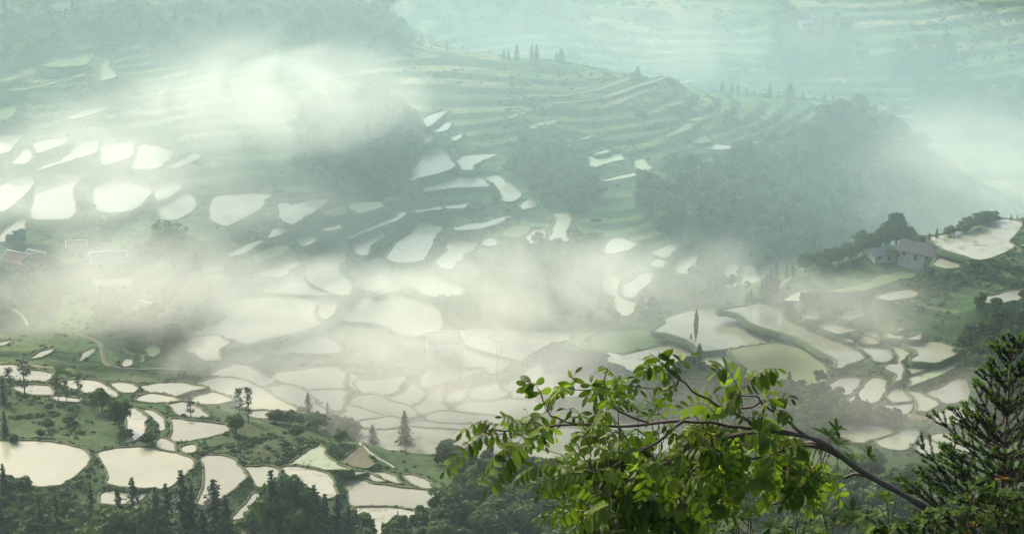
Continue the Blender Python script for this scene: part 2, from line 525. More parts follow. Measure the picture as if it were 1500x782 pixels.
P('E','w','valley',[(247,345),(300,364),(390,387),(440,405),(400,438),(365,453),(345,430),(310,420),(247,420)],'wedge of water beside the pale house with a power pole in it')
P('C','w','valley',[(480,165),(520,140),(570,125),(540,150),(500,175),(470,195)])
P('C','w','valley',[(60,192),(140,187),(230,215),(250,240),(200,245),(110,230)])
P('C','w','valley',[(15,228),(30,207),(100,230),(150,258),(130,268),(60,250)])
P('C','w','valley',[(140,282),(190,275),(215,290),(210,310),(160,312),(135,300)])
P('C','w','valley',[(90,80),(200,90),(290,72),(280,100),(240,150),(200,160),(100,150),(60,110)])
P('E','t','valley',[(265,318),(340,267),(400,250),(500,272),(630,294),(633,305),(590,338),(540,368),(490,396),(440,378),(350,352),(290,336)],'large speckled field behind the twin power poles')
# in the mist
P('D','w','mist',[(470,145),(540,50),(600,15),(638,12),(638,50),(618,95),(600,125),(605,160),(640,185),(652,215),(635,255),(560,238),(490,212),(457,180)],'broad paddy widening downhill into the white mist')
P('G','t','slope',[(662,395),(700,375),(760,360),(795,358),(800,385),(760,415),(735,435),(735,465),(700,475),(672,455),(662,430)])
P('G','t','slope',[(860,410),(930,370),(968,322),(1020,335),(1046,356),(1010,440),(978,492),(920,506),(860,504),(814,483),(840,440)],'large fan-shaped paddy above the mist')
P('D','w','mist',[(650,150),(700,115),(780,87),(808,94),(820,130),(838,165),(882,205),(860,230),(800,245),(770,253),(757,220),(722,203),(672,188)])
P('D','w','mist',[(846,122),(878,120),(868,150),(883,190),(897,203),(872,183),(850,158)])
P('D','w','mist',[(908,212),(940,227),(956,240),(912,246)])
P('D','w','mist',[(880,145),(905,118),(978,98),(1060,103),(1090,180),(1060,230),(978,238),(924,208),(890,175)])
P('D','w','mist',[(320,268),(440,263),(495,290),(485,330),(505,365),(530,372),(480,393),(380,428),(250,453),(122,463),(66,430),(100,370),(200,310)],'widest paddy in the heart of the white mist')
P('D','w','mist',[(395,258),(560,268),(585,300),(570,340),(540,358),(512,353),(498,310),(478,275)])
P('D','w','mist',[(340,170),(440,178),(478,220),(555,250),(480,252),(360,243),(300,225)])
P('D','w','mist',[(600,300),(700,270),(850,252),(930,320),(940,390),(900,420),(800,380),(700,360),(600,350)])
P('D','w','mist',[(330,500),(420,470),(500,440),(558,452),(608,490),(615,506),(540,513),(400,510),(285,510)],'lens-shaped paddy in the loop of the S-shaped banks')
P('D','g','mist',[(558,430),(650,407),(780,412),(876,490),(868,513),(800,531),(700,541),(634,551),(662,520),(684,488),(622,473)])
P('D','g','mist',[(102,543),(95,530),(150,512),(230,517),(258,522),(225,548),(160,553)])
P('D','w','mist',[(115,558),(200,573),(230,600),(288,625),(210,638),(150,610)])
P('D','w','mist',[(292,627),(322,597),(420,587),(540,590),(636,592),(618,640),(598,658),(500,668),(400,653),(330,648)],'wide paddy below the S-shaped banks in drifting mist')
P('D','t','mist',[(652,597),(700,627),(800,627),(898,612),(878,650),(848,688),(780,703),(700,688),(642,658)])
P('D','w','mist',[(20,470),(60,442),(108,465),(58,493),(68,543),(20,540),(0,500)])
P('D','w','mist',[(320,692),(370,682),(450,692),(480,730),(500,760),(430,770),(370,740)])
P('D','w','mist',[(495,682),(590,692),(600,740),(630,770),(540,760)])
P('G','y','slope',[(220,475),(260,450),(340,425),(360,425),(350,460),(300,485),(230,500)])
P('G','y','slope',[(0,522),(70,517),(80,540),(60,570),(0,560)])
P('G','w','slope',[(260,552),(340,527),(410,507),(390,530),(340,570),(280,565)])
P('G','t','slope',[(350,240),(375,252),(430,243),(480,228),(540,220),(558,230),(520,255),(475,285),(430,308),(395,332),(348,320),(352,270)],'muddy long paddy at the edge of the mist, beside the wooded slope')
P('G','t','slope',[(330,340),(385,344),(380,360),(330,385),(280,395),(300,360)])
P('G','t','slope',[(100,470),(150,442),(220,407),(270,402),(230,430),(180,460),(120,478)])
P('G','t','slope',[(100,340),(60,330),(40,270),(60,212),(180,197),(272,202),(272,240),(230,273),(170,308)])
P('G','t','slope',[(670,247),(720,240),(798,240),(798,255),(750,270),(700,284),(677,275)])
P('G','t','slope',[(440,407),(488,392),(493,410),(470,425),(440,430)])
P('G','w','slope',[(640,400),(680,372),(760,342),(840,307),(893,282),(893,295),(870,310),(830,325),(760,353),(690,376)])
P('G','t','slope',[(525,360),(545,347),(600,337),(610,353),(560,360)])
# terraces below the ridge
P('T','w','ridge',[(122,105),(150,87),(215,68),(228,73),(205,95),(170,125),(137,146),(131,125)],'topmost paddy of the bright chain running down the ridge')
P('T','w','slope',[(131,172),(163,180),(158,195),(145,213),(136,205)])
P('T','w','slope',[(168,165),(205,137),(230,124),(223,140),(190,165)])
P('T','w','slope',[(142,232),(165,228),(190,242),(215,272),(250,297),(264,312),(240,333),(180,353),(120,368),(67,381),(97,325),(122,305),(137,265)],'bright triangular paddy in the middle of the paddy chain')
P('T','w','slope',[(268,293),(300,280),(340,272),(432,267),(380,285),(350,305),(344,335),(297,335),(287,310)],'forked upper half of the bright hourglass paddies')
P('T','w','slope',[(297,344),(344,344),(380,374),(421,405),(400,410),(300,413),(200,423),(112,432),(180,405),(250,387),(280,372)],'spreading lower half of the bright hourglass paddies')
P('T','w','slope',[(413,370),(445,364),(470,387),(510,412),(541,440),(532,455),(505,472),(473,472),(477,450),(457,420),(437,387)],'bright boot-shaped paddy beside the hourglass paddies')
P('T','w','ridge',[(252,187),(290,172),(293,190),(265,205),(252,200)])
P('T','w','slope',[(557,513),(575,492),(595,475),(602,490),(593,503),(567,516)])
P('T','w','slope',[(257,590),(330,580),(400,577),(450,557),(510,543),(490,560),(430,583),(360,600),(270,606)],'long curved strip of water under a green terrace')
P('T','w','slope',[(80,517),(180,502),(185,510),(100,522)])
P('T','w','slope',[(240,500),(310,489),(305,497),(250,503)])
P('T','w','slope',[(602,640),(622,614),(640,607),(665,625),(662,638),(630,650),(594,658)])
P('T','w','slope',[(729,533),(748,537),(762,550),(753,580),(736,620),(752,640),(743,648),(715,646),(693,628),(715,607),(737,572),(742,550)],'thin curling paddy at the edge of the central mist')
P('T','g','slope',[(500,615),(540,592),(575,592),(572,610),(530,628),(502,626)])
P('T','w','slope',[(182,740),(232,690),(267,642),(290,637),(310,660),(360,660),(320,690),(280,710),(265,750),(250,778),(202,773)])
P('T','w','slope',[(401,652),(420,644),(428,663),(415,670)])
P('T','w','ridge',[(640,121),(700,109),(716,118),(680,131),(645,137)])
P('T','w','ridge',[(500,96),(540,82),(540,92),(505,104)])
P('T','w','ridge',[(600,136),(627,130),(624,149),(606,151)])
P('T','w','ridge',[(555,81),(580,72),(575,80),(558,86)])
P('T','y','ridgedry',[(690,240),(740,214),(765,210),(740,230),(700,246)])
P('T','w','ridge',[(830,191),(880,176),(870,190),(835,200)])
P('H','w','ridge',[(640,406),(690,404),(730,395),(780,402),(843,412),(838,420),(780,428),(720,423),(660,417)],'bright lens-shaped pond with a bare mud bank on the ridge')
P('H','m','ridgedry',[(662,388),(700,365),(738,384),(728,391),(690,399)],'bare mud bank directly behind the bright lens-shaped pond')
P('H','tg','ridge',[(192,460),(230,452),(330,449),(352,470),(300,480),(240,498),(192,513),(197,480)],'cream coloured plot beside the dark central grove')
P('H','w','ridge',[(220,440),(270,425),(280,437),(230,450)])
P('H','tg','ridge',[(392,477),(435,467),(453,495),(476,508),(440,523),(400,543),(360,554),(270,568),(252,562),(340,540),(390,528),(405,510)],'hook-shaped plot curving below the cream coloured plot')
P('H','w','ridge',[(0,299),(40,292),(45,303),(0,319)])
P('H','w','ridge',[(535,133),(600,120),(670,111),(680,118),(600,130),(540,138)])
P('H','m','ridgedry',[(-30,182),(60,181),(180,162),(280,132),(350,106),(392,107),(300,140),(200,168),(80,187),(-30,190)],'long tan strip running down from the ridge crest')
P('H','m','ridgedry',[(260,225),(340,192),(420,167),(450,155),(456,165),(400,185),(330,223)])
P('H','w','ridge',[(460,162),(490,144),(497,150),(466,166)])
P('H','m','ridgedry',[(535,230),(570,215),(610,208),(604,220),(550,235)])
P('H','y','ridgedry',[(532,365),(590,337),(630,309),(653,315),(640,335),(590,353),(545,369)])
P('H','y','ridgedry',[(30,216),(150,207),(250,192),(300,172),(400,138),(520,104),(540,107),(420,144),(310,183),(200,205),(60,222)])
P('H','y','ridgedry',[(15,422),(40,410),(95,397),(60,415),(30,431)])
P('H','w','ridge',[(155,376),(210,360),(190,375),(160,384)])
P('H','y','ridgedry',[(640,291),(700,280),(780,279),(720,286),(660,298)])
# gully in the centre right
P('I','w','gully',[(222,213),(237,167),(260,153),(300,167),(322,180),(290,198),(240,210)])
P('I','w','gully',[(217,385),(214,350),(230,321),(246,340),(238,365),(263,402),(306,427),(316,440),(300,490),(287,488),(272,450),(257,410)])
P('I','w','gully',[(282,400),(302,360),(350,342),(377,312),(393,312),(378,350),(348,370),(333,413),(312,418)])
P('I','w','gully',[(432,215),(470,197),(503,182),(488,215),(473,238),(450,233)])
P('I','w','gully',[(430,242),(458,247),(440,276),(430,265)])
P('I','w','gully',[(542,260),(570,257),(605,235),(580,260),(560,303),(547,298)])
P('I','w','gully',[(540,322),(563,345),(547,353)])
P('I','w','gully',[(762,282),(788,277),(793,310),(780,340),(783,350),(770,368),(760,350),(767,320)])
P('I','w','gully',[(817,290),(843,277),(853,310),(878,340),(868,368),(822,350)])
P('I','w','gully',[(382,417),(400,422),(428,460),(416,463)])
# right spur
P('F','w','spur',[(237,262),(310,212),(410,182),(518,173),(607,192),(637,222),(700,247),(800,271),(862,288),(740,313),(600,333),(485,350),(442,343),(420,318),(370,293),(300,270)],'biggest paddy on the spur, pale and wide, with the poplar before it')
P('F','w','spur',[(532,167),(600,153),(700,148),(790,165),(825,205),(870,230),(917,250),(977,280),(1067,315),(1147,350),(1176,380),(1157,393),(1107,408),(1064,421),(1054,385),(977,345),(917,306),(872,284),(790,260),(700,236),(652,210),(617,182),(570,170)],'long tapering paddy above the yellowing crop field')
P('F','w','spur',[(470,360),(567,344),(624,412),(512,420)],'small straight-edged paddy beside the poplar')
P('F','y','spur',[(584,342),(740,321),(868,298),(915,314),(973,349),(995,390),(978,470),(850,490),(760,480),(644,420)],'yellowing green crop field on the face of the spur')
P('F','g','spur',[(0,290),(60,274),(160,267),(240,272),(300,282),(345,303),(230,328),(100,357),(44,343),(0,330)],'smooth green field beside the dark roofed barn')
P('F','t','spur',[(34,352),(100,367),(230,337),(350,314),(388,330),(406,370),(395,400),(300,430),(180,440),(120,400),(54,385)],'pale speckled paddy below the smooth green field')
P('F','tg','spur',[(822,125),(852,97),(970,90),(990,108),(960,128),(880,126)])
P('J','tg','spur',[(0,104),(40,96),(100,88),(262,82),(322,62),(398,34),(390,46),(330,70),(270,90),(120,100),(40,109)],'thin glinting strip along the lower edge of the green slope field')
P('J','g','spur',[(0,90),(150,70),(260,46),(340,17),(430,-8),(508,-15),(480,6),(400,32),(320,58),(260,78),(130,84)],'bright green field slanting below the farmhouse')
P('J','w','spur',[(87,137),(123,127),(113,160),(100,183),(87,170)])
P('J','w','spur',[(152,195),(182,172),(260,162),(238,185),(200,213)])
P('J','t','spur',[(52,225),(120,207),(180,232),(222,255),(140,272),(82,250)])
P('J','w','spur',[(10,142),(40,152),(83,187),(50,208),(0,203),(0,180)])
P('J','t','spur',[(142,278),(213,267),(190,290),(200,308),(170,298)])
P('J','w','spur',[(247,287),(290,290),(327,319),(267,316)])
P('J','w','spur',[(238,332),(320,332),(368,347),(389,375),(373,393),(300,378),(267,350)])
P('J','w','spur',[(267,270),(330,292),(400,314),(453,337),(471,350),(447,380),(430,400),(437,440),(423,478),(398,486),(407,460),(396,430),(413,405),(413,380),(403,345),(372,320),(312,290)],'winding ribbon of water stepping down the spur')
P('J','w','spur',[(393,502),(413,497),(438,537),(472,573),(430,576),(388,579),(398,540)])
P('J','w','spur',[(385,592),(473,582),(468,600),(430,613),(340,620)])
P('J','w','spur',[(448,521),(470,515),(520,548),(565,566),(557,580),(530,598),(510,608),(514,575),(482,545)])
P('J','w','spur',[(384,302),(450,302),(560,314),(640,342),(668,364),(618,387),(585,402),(482,396),(474,380),(504,365),(493,343),(442,315)],'large rounded paddy at the outer end of the spur')
P('J','w','spur',[(467,405),(576,411),(540,430),(477,452),(461,435)])
P('J','tg','spur',[(477,467),(560,438),(640,404),(680,385),(692,393),(668,420),(600,458),(520,488),(468,505),(473,485)],'striped pale green strip field at the edge of the spur')
P('J','w','spur',[(357,272),(400,264),(428,285),(430,296),(372,290)])
P('J','w','spur',[(390,256),(430,249),(420,260)])
P('J','w','spur',[(452,294),(513,272),(510,299)])
P('J','w','spur',[(118,538),(142,506),(190,477),(216,486),(213,505),(180,528)],'oval paddy alone in the green slope under the spur')
P('J','w','spur',[(228,576),(262,550),(267,517),(323,478),(338,495),(328,530),(290,563)],'sickle paddy in the green slope next to the oval one')
P('J','w','spur',[(553,545),(600,517),(650,486),(677,491),(692,560),(687,573),(640,576),(602,558)],'kite-shaped paddy behind the spruce top')
P('J','w','spur',[(614,655),(632,632),(690,607),(740,617),(730,643),(660,658)])
P('J','w','low',[(313,750),(420,715),(478,722),(500,736),(478,763),(420,773)])
P('J','w','low',[(493,768),(517,743),(557,748),(597,763),(615,780),(540,790)])
P('J','w','low',[(565,737),(620,737),(690,757),(680,790),(642,783)])
P('J','t','low',[(200,707),(300,702),(396,714),(300,743),(240,738),(200,725)])
P('J','w','spur',[(803,122),(860,102),(957,81),(943,121)],'pointed paddy low on the right hill, at the frame edge')
P('J','w','spur',[(354,109),(400,97),(458,88),(453,97),(380,109)])
P('K','t','spur',[(712,688),(780,675),(860,641),(920,629),(958,634),(967,645),(947,670),(928,690),(922,708),(880,728),(832,740),(744,714)],'broad cream paddy on top of the right hill behind the farmhouse')
P('K','t','spur',[(742,722),(820,745),(780,763),(737,757)],'small cream paddy in front of the farmhouse gable')
# left
P('L','w','left',[(-30,64),(40,62),(90,59),(50,95),(30,128),(0,136),(-30,138)])
P('L','w','left',[(64,180),(87,155),(115,127),(133,137),(128,160),(100,181)])
P('L','w','left',[(164,136),(167,97),(190,82),(260,74),(298,74),(283,95),(240,113),(180,133)],'bright pointed paddy above the left mist')
P('L','w','left',[(152,218),(200,190),(280,165),(322,142),(347,95),(390,90),(420,92),(431,125),(418,138),(370,153),(290,176),(220,198)],'spoon-shaped paddy with a long thin tail')
P('L','w','left',[(457,188),(453,130),(472,102),(570,94),(588,110),(597,140),(560,163),(500,183)])
P('L','w','left',[(603,208),(613,140),(642,102),(700,112),(757,135),(738,170),(690,203)])
P('L','w','left',[(762,203),(800,182),(870,142),(878,155),(820,188)])
P('L','w','left',[(147,428),(167,340),(172,252),(300,232),(337,250),(308,310),(327,380),(300,428)])
P('L','w','left',[(0,292),(60,262),(138,242),(147,270),(90,328),(0,398),(-30,380)])
P('L','w','left',[(433,380),(443,292),(560,242),(640,272),(677,310),(638,358),(590,393),(480,398)])
P('L','w','left',[(702,348),(693,292),(780,268),(797,300),(750,338)])
P('L','t','left',[(733,428),(723,372),(790,332),(843,323),(868,370),(838,403),(780,433)],'grey paddy with a pale curved rim above the big round tree')
P('L','w','left',[(0,538),(22,490),(100,433),(107,470),(50,508)])
P('L','y','left',[(920,652),(978,642),(1000,652),(978,670),(917,671)])
P('M','w','leftup',[(446,238),(461,215),(452,180),(470,143),(488,150),(484,180),(503,200),(519,222),(480,236)],'ragged bright pond under the wooded hill')
P('M','w','leftup',[(310,258),(380,244),(385,249),(330,262)])
P('M','w','leftup',[(325,222),(375,209),(382,215),(345,225)])
P('M','y','leftup',[(0,240),(60,215),(130,187),(165,187),(158,205),(100,224),(30,242)],'pale yellow-green field under the wooded hill')
P('M','g','leftup',[(180,175),(260,147),(380,127),(400,140),(380,168),(280,179)],'deep green field under the wooded hill')
P('M','w','leftup',[(522,400),(570,377),(613,362),(618,375),(570,390)])
P('M','w','leftup',[(300,405),(380,372),(480,357),(488,363),(420,390),(340,411)])
P('M','w','leftup',[(702,300),(740,274),(748,285),(720,300)])
P('M','g','leftup',[(0,372),(60,347),(68,380),(30,413),(0,413)])
P('M','y','leftup',[(30,281),(150,267),(260,237),(330,226),(290,241),(200,262),(90,285)])
P('N','w','village',[(352,454),(372,421),(410,399),(425,396),(418,415),(390,438),(361,456)],'slim leaf-shaped pond beside the bend of the dirt road')
P('N','w','village',[(137,440),(180,414),(233,400),(228,415),(190,436),(145,444)])
P('N','w','village',[(0,371),(50,359),(60,366),(20,385),(0,388)])
P('N','t','village',[(542,470),(562,447),(593,447),(593,470),(560,483)])
P('N','w','village',[(630,450),(640,427),(645,445),(635,458)])
P('N','tg','village',[(652,402),(680,384),(712,393),(714,420),(690,437),(662,432)],'round green pond in a pale ring below the village')

REG['Z'] = (0, 0, 1.0)
P('Z','w','valley',[(690,670),(730,657),(780,657),(800,670),(740,681)])
P('Z','w','valley',[(765,652),(830,641),(900,651),(880,667),(800,665)])
P('Z','t','valley',[(850,692),(900,681),(930,690),(900,706)])
P('Z','w','valley',[(900,632),(960,622),(1000,635),(960,650)])
P('Z','w','low',[(880,738),(960,722),(1000,737),(940,762)])
P('Z','t','low',[(1170,748),(1260,736),(1290,750),(1210,767)])
# smooth outlines, level of each field, outline on the ground
def catmull(p, k=4):
    p = np.asarray(p, float); n = len(p); out = []
    for i in range(n):
        p0, p1, p2, p3 = p[i - 1], p[i], p[(i + 1) % n], p[(i + 2) % n]
        for j in range(k):
            t = j / k
            a = 2 * p1 + (p2 - p0) * t + (2 * p0 - 5 * p1 + 4 * p2 - p3) * t * t + (3 * p1 - p0 - 3 * p2 + p3) * t ** 3
            out.append(0.4 * 0.5 * a + 0.6 * (p1 + (p2 - p1) * t))
    return np.array(out)

_ys = np.arange(440.0, 1240.0, 1.5)
GRID_H = None
def ground_at(px, py):
    """first point where the ray of a photo pixel meets the smooth hillside"""
    px = np.atleast_1d(np.asarray(px, float)); py = np.atleast_1d(np.asarray(py, float))
    a = (px - 750.0) / FPX; b = -(py - 391.0) / FPX
    ry = CP + b * SP; rz = -SP + b * CP
    T = _ys[None, :] / ry[:, None]
    X = a[:, None] * T; Z = CAM_H + rz[:, None] * T
    Yg = np.broadcast_to(_ys[None, :], X.shape)
    below = Z < (base_h if GRID_H is None else GRID_H)(X, Yg)
    k = np.where(below.any(1), below.argmax(1), len(_ys) - 1)
    i = np.arange(len(px))
    return np.stack([X[i, k], _ys[k], Z[i, k]], 1)

_cent = np.array([np.mean(f['px'], 0) for f in F])
_g = ground_at(_cent[:, 0], _cent[:, 1])
for i, f in enumerate(F):
    f['z'] = float(base_h(_g[i:i + 1, 0], _g[i:i + 1, 1])[0])
    q = catmull(f['px'])
    w = np.array([at_level(x, y, f['z']) for x, y in q])
    # a dug edge is never quite smooth
    jit = 0.45 * (fbm(w[:, 0] * 0.5, w[:, 1] * 0.5, 3, 2) - 0.5) * 2
    nrm = np.roll(w[:, :2], -1, 0) - np.roll(w[:, :2], 1, 0)
    nrm = np.stack([nrm[:, 1], -nrm[:, 0]], 1) / (np.linalg.norm(nrm, axis=1, keepdims=True) + 1e-6)
    w[:, :2] += nrm * jit[:, None]
    f['w'] = w
    A = 0.5 * np.sum(w[:, 0] * np.roll(w[:, 1], -1) - np.roll(w[:, 0], -1) * w[:, 1])
    if A < 0: f['w'] = w[::-1].copy()
    f['area'] = abs(A)

# overgrown banks between the terraces: zoomed outline, half width (m)
BANKS = []
def BK(reg, hw, p):
    ox, oy, k = REG[reg]
    q = catmull_open([(ox + x / k, oy + y / k) for x, y in p])
    BANKS.append((ground_at(q[:, 0], q[:, 1]), hw))
def catmull_open(p, k=8):
    p = np.asarray(p, float); out = []
    for i in range(len(p) - 1):
        p0, p1, p2, p3 = p[max(i - 1, 0)], p[i], p[i + 1], p[min(i + 2, len(p) - 1)]
        for j in range(k):
            t = j / k
            out.append(0.5 * (2 * p1 + (p2 - p0) * t + (2 * p0 - 5 * p1 + 4 * p2 - p3) * t * t + (3 * p1 - p0 - 3 * p2 + p3) * t ** 3))
    out.append(p[-1])
    return np.array(out)
BK('D', 2.6, [(530,385),(430,432),(330,458),(230,474),(130,482),(72,500),(66,520),(90,548)])
BK('D', 2.4, [(920,520),(800,560),(640,575),(400,572),(260,580),(218,562),(245,532),(330,522),(500,522),(620,514),(672,488)])
BK('D', 2.4, [(690,612),(800,605),(900,585),(960,572)])
BK('D', 2.0, [(965,590),(915,640),(865,690)])
BK('D', 1.2, [(600,120),(612,165),(650,190),(660,250),(600,300),(590,345),(530,370)])
BK('E', 2.4, [(85,518),(190,490),(290,455),(335,440)])
BK('E', 2.8, [(150,528),(270,500),(380,470),(480,425),(560,372),(640,325)])
BK('E', 1.8, [(400,505),(470,470),(490,440)])
BK('G', 3.2, [(30,505),(110,480),(220,435),(330,392),(420,330),(500,270),(565,232)])
BK('G', 1.6, [(215,515),(300,495),(400,480),(460,450)])
BK('G', 2.2, [(650,400),(655,450),(690,478),(740,462),(820,420),(880,345),(935,290)])
BK('G', 2.2, [(545,400),(640,365),(720,340),(830,290)])
BK('G', 2.0, [(690,300),(760,280),(830,248)])
BK('G', 2.0, [(100,352),(180,318),(250,272),(290,225)])
BK('T', 2.4, [(20,402),(120,385),(200,365),(270,325),(285,300)])
BK('T', 2.4, [(70,455),(200,440),(320,428),(430,420),(470,470)])
BK('T', 1.8, [(260,620),(370,612),(450,590),(530,550),(560,525)])
BK('T', 2.0, [(195,605),(140,680),(125,740)])
BK('L', 2.0, [(180,145),(250,125),(310,90)])
BK('L', 2.0, [(200,215),(300,190),(400,160),(440,135)])
BK('L', 1.8, [(455,205),(540,180),(605,150)])
BK('L', 2.2, [(590,405),(650,380),(700,330)])
BK('B', 1.6, [(0,392),(90,400),(180,385),(280,350),(430,318)])
BK('B', 1.8, [(205,462),(290,452),(370,425),(450,390),(505,368)])
BK('B', 1.2, [(190,520),(160,570),(110,620)])
BK('A', 1.4, [(60,262),(150,255),(240,250),(330,245)])
BK('A', 1.6, [(660,370),(690,330),(690,290)])
BK('J', 1.2, [(475,345),(500,372),(455,400),(445,445),(425,490)])
BK('J', 1.2, [(470,460),(560,430),(640,392),(680,376)])
BK('J', 1.4, [(400,335),(412,380),(395,410)])
BK('J', 1.6, [(470,520),(560,500),(640,450),(695,400)])
BK('J', 1.4, [(270,390),(200,412),(148,432)])

# neighbouring fields share a thin bank: let them grow towards each other
GROW = {'mist': 2.6, 'valley': 2.2, 'left': 0.3, 'slope': 0.5, 'spur': 0.8, 'knoll': 0.2, 'low': 1.0, 'gully': 0.5}
for it in range(3):
    _org = [f['w'].copy() for f in F]
    _ctr = np.array([o.mean(0)[:2] for o in _org])
    for i, f in enumerate(F):
        gmax = GROW.get(f['grp'], 0)
        if gmax <= 0: continue
        w = _org[i]
        gap = np.full(len(w), 14.5)
        for j, o in enumerate(_org):
            if j == i or np.abs(_ctr[j] - _ctr[i]).max() > 110: continue
            d = np.sqrt(((w[:, None, :2] - o[None, :, :2]) ** 2).sum(-1)).min(1)
            d = np.where(in_poly(w[:, 0], w[:, 1], o[:, :2]), 0, d)
            gap = np.minimum(gap, d - 0.5 * abs(f['z'] - F[j]['z']))
        for bp, hw in BANKS:
            if np.abs(bp[:, :2].mean(0) - _ctr[i]).max() > 110: continue
            d = np.sqrt(((w[:, None, :2] - bp[None, :, :2]) ** 2).sum(-1)).min(1)
            gap = np.minimum(gap, (d - hw) * 2.0)
        g = np.clip(0.5 * (gap - 1.5), 0, gmax)
        g = np.where(gap > 14, 0.25 * gmax, g)
        for _ in range(2):
            g = np.minimum(g, (np.roll(g, 1) + g + np.roll(g, -1)) / 3 + 0.1)
        nrm = np.roll(w[:, :2], -1, 0) - np.roll(w[:, :2], 1, 0)
        nrm = np.stack([nrm[:, 1], -nrm[:, 0]], 1)
        for _ in range(2): nrm = (np.roll(nrm, 1, 0) + nrm + np.roll(nrm, -1, 0)) / 3
        nrm /= np.linalg.norm(nrm, axis=1, keepdims=True) + 1e-6
        q = w.copy(); q[:, :2] += nrm * g[:, None]
        keep = sdist(q[:, 0], q[:, 1], w[:, :2]) > g * 0.6 - 0.04     # drop folded points
        if keep.sum() > 8: q = q[keep]
        f['w'] = q

# ------------------------------------------------------------------ vegetation areas (photo pixels, each on the hillside there)
WOOD = {
 'hill': [(-60,-40),(548,-40),(600,72),(480,112),(300,104),(200,72),(120,58),(60,92),(-60,125)],
 'flank': [(430,150),(560,150),(612,172),(606,240),(560,300),(480,296),(430,260)],
 'gorge': [(930,268),(1080,236),(1180,196),(1240,156),(1290,160),(1345,206),(1400,258),(1450,310),(1300,345),(1200,375),(1150,395),(1090,405),(1040,380),(960,335),(930,300)],
 'grove': [(735,218),(800,206),(860,240),(884,292),(850,322),(790,296),(740,258)],
 'centre': [(620,445),(720,385),(880,340),(890,455),(905,420),(1000,395),(1080,382),(1080,432),(980,462),(880,482),(700,482)],
 'village': [(140,455),(320,445),(310,522),(200,520),(160,490)],
 'village2': [(-20,395),(95,400),(85,470),(-20,470)],
 'far1': [(1130,20),(1240,30),(1270,95),(1180,110),(1120,80)],
 'far2': [(1290,75),(1400,65),(1390,110),(1300,115)],
 'far3': [(1330,130),(1500,120),(1500,215),(1440,215),(1340,175)],
 'far4': [(600,-30),(880,-30),(860,40),(720,50),(610,30)],
 'spurface': [(880,575),(1010,545),(1060,550),(1230,540),(1240,565),(1310,605),(1330,640),(1240,650),(1150,650),(1000,650),(900,620)],
 'lower': [(-60,715),(60,742),(140,778),(200,778),(330,792),(380,772),(520,778),(560,802),(560,900),(-60,900)],
 'lowmid': [(560,795),(620,772),(660,702),(760,685),(900,722),(1000,765),(1150,722),(1230,682),(1400,712),(1560,712),(1560,900),(560,900)],
 'right': [(1420,470),(1520,440),(1520,620),(1430,640),(1410,590),(1400,520)],
}
# ------------------------------------------------------------------ the ground: one sheet
vr = [np.arange(-80, 0, 16.0), np.arange(0, 40, 2.5), np.arange(40, 400, 10.0), np.arange(400, 450, 3.0), np.arange(450, 900, 0.85), np.arange(900, 1150, 1.7)]
v = 1150.0; vv = []
while v < 4200:
    vv.append(v); v += 2.0 + (v - 1150) * 0.06
vr = np.concatenate(vr + [np.array(vv)])
uc = np.arange(-0.245, 0.2451, 0.0011)
ue = 0.245 + 0.004 * (1.22 ** np.arange(1, 28)); ue = ue[ue < 1.6]
uc = np.concatenate([-ue[::-1], uc, ue])
# ground x at distance v: columns fan out from the viewpoint
VV, UU = np.meshgrid(vr, uc, indexing='ij')
GX = UU * np.maximum(VV * CP + 85.0, 140.0)
GY = VV
GB = base_h(GX, GY)
px0, py0 = to_px(GX, GY, GB)
wood = np.zeros(GX.shape, bool)
for p in WOOD.values():
    wood |= in_poly(px0 + 30 * (fbm(GX * 0.05, GY * 0.05, 61, 3) - 0.5), py0 + 24 * (fbm(GX * 0.05, GY * 0.05, 62, 3) - 0.5), p)
inview = (VV > 440) & (VV < 1220)
# terraces: level steps with steep risers following the contour
wob = (fbm(GX * 0.012, GY * 0.012, 5, 3) - 0.5)
fine = (fbm(GX * 0.11, GY * 0.11, 9, 4) - 0.5)
step = np.where(VV > 905, 1.9, np.where((VV > 600) & (VV < 735), 1.3, 1.45))
tt = (GB + wob * 5.0 + fine * 0.35) / step
lev = np.floor(tt); fr = tt - lev
ter = (lev + np.where(fr < 0.62, fr * 0.10, 0.062 + (fr - 0.62) / 0.38 * 0.938)) * step - wob * 5.0 - fine * 0.35
amt = np.where(wood, 0.15, 0.92) * sstep(440, 480, VV) * (1 - sstep(1150, 1250, VV)) 
GT = GB * (1 - amt) + ter * amt + fine * np.where(wood, 1.2, 0.5)

# field tints: every terrace strip is cut into plots with a crop of its own
seg = np.floor((GX + 40 * vnoise(GX * 0.01, lev * 0.7, 21)) / (22.0 + 18 * _hash(lev.astype(np.int64), np.zeros_like(lev, dtype=np.int64), 4)) + 13 * _hash(lev.astype(np.int64), np.ones_like(lev, dtype=np.int64), 8))
hh = _hash(lev.astype(np.int64) + 300, seg.astype(np.int64) + 300, 33)
pal = np.array([(0.060, 0.110, 0.030), (0.075, 0.130, 0.035), (0.050, 0.095, 0.028), (0.11, 0.15, 0.05), (0.085, 0.14, 0.05), (0.17, 0.16, 0.075), (0.21, 0.175, 0.10)])
cum = np.array([0.28, 0.52, 0.70, 0.81, 0.90, 0.96, 1.0])
TINT = pal[np.searchsorted(cum, hh.clip(0, 0.9999))]
farm = (VV > 905)
pal2 = pal[[3, 1, 0, 4, 5, 6, 2]] * 0.85
palr = pal * 1.25
TINT = np.where(farm[..., None], pal2[np.searchsorted(np.array([0.2, 0.4, 0.55, 0.7, 0.83, 0.93, 1.0]), hh.clip(0, 0.9999))], TINT)
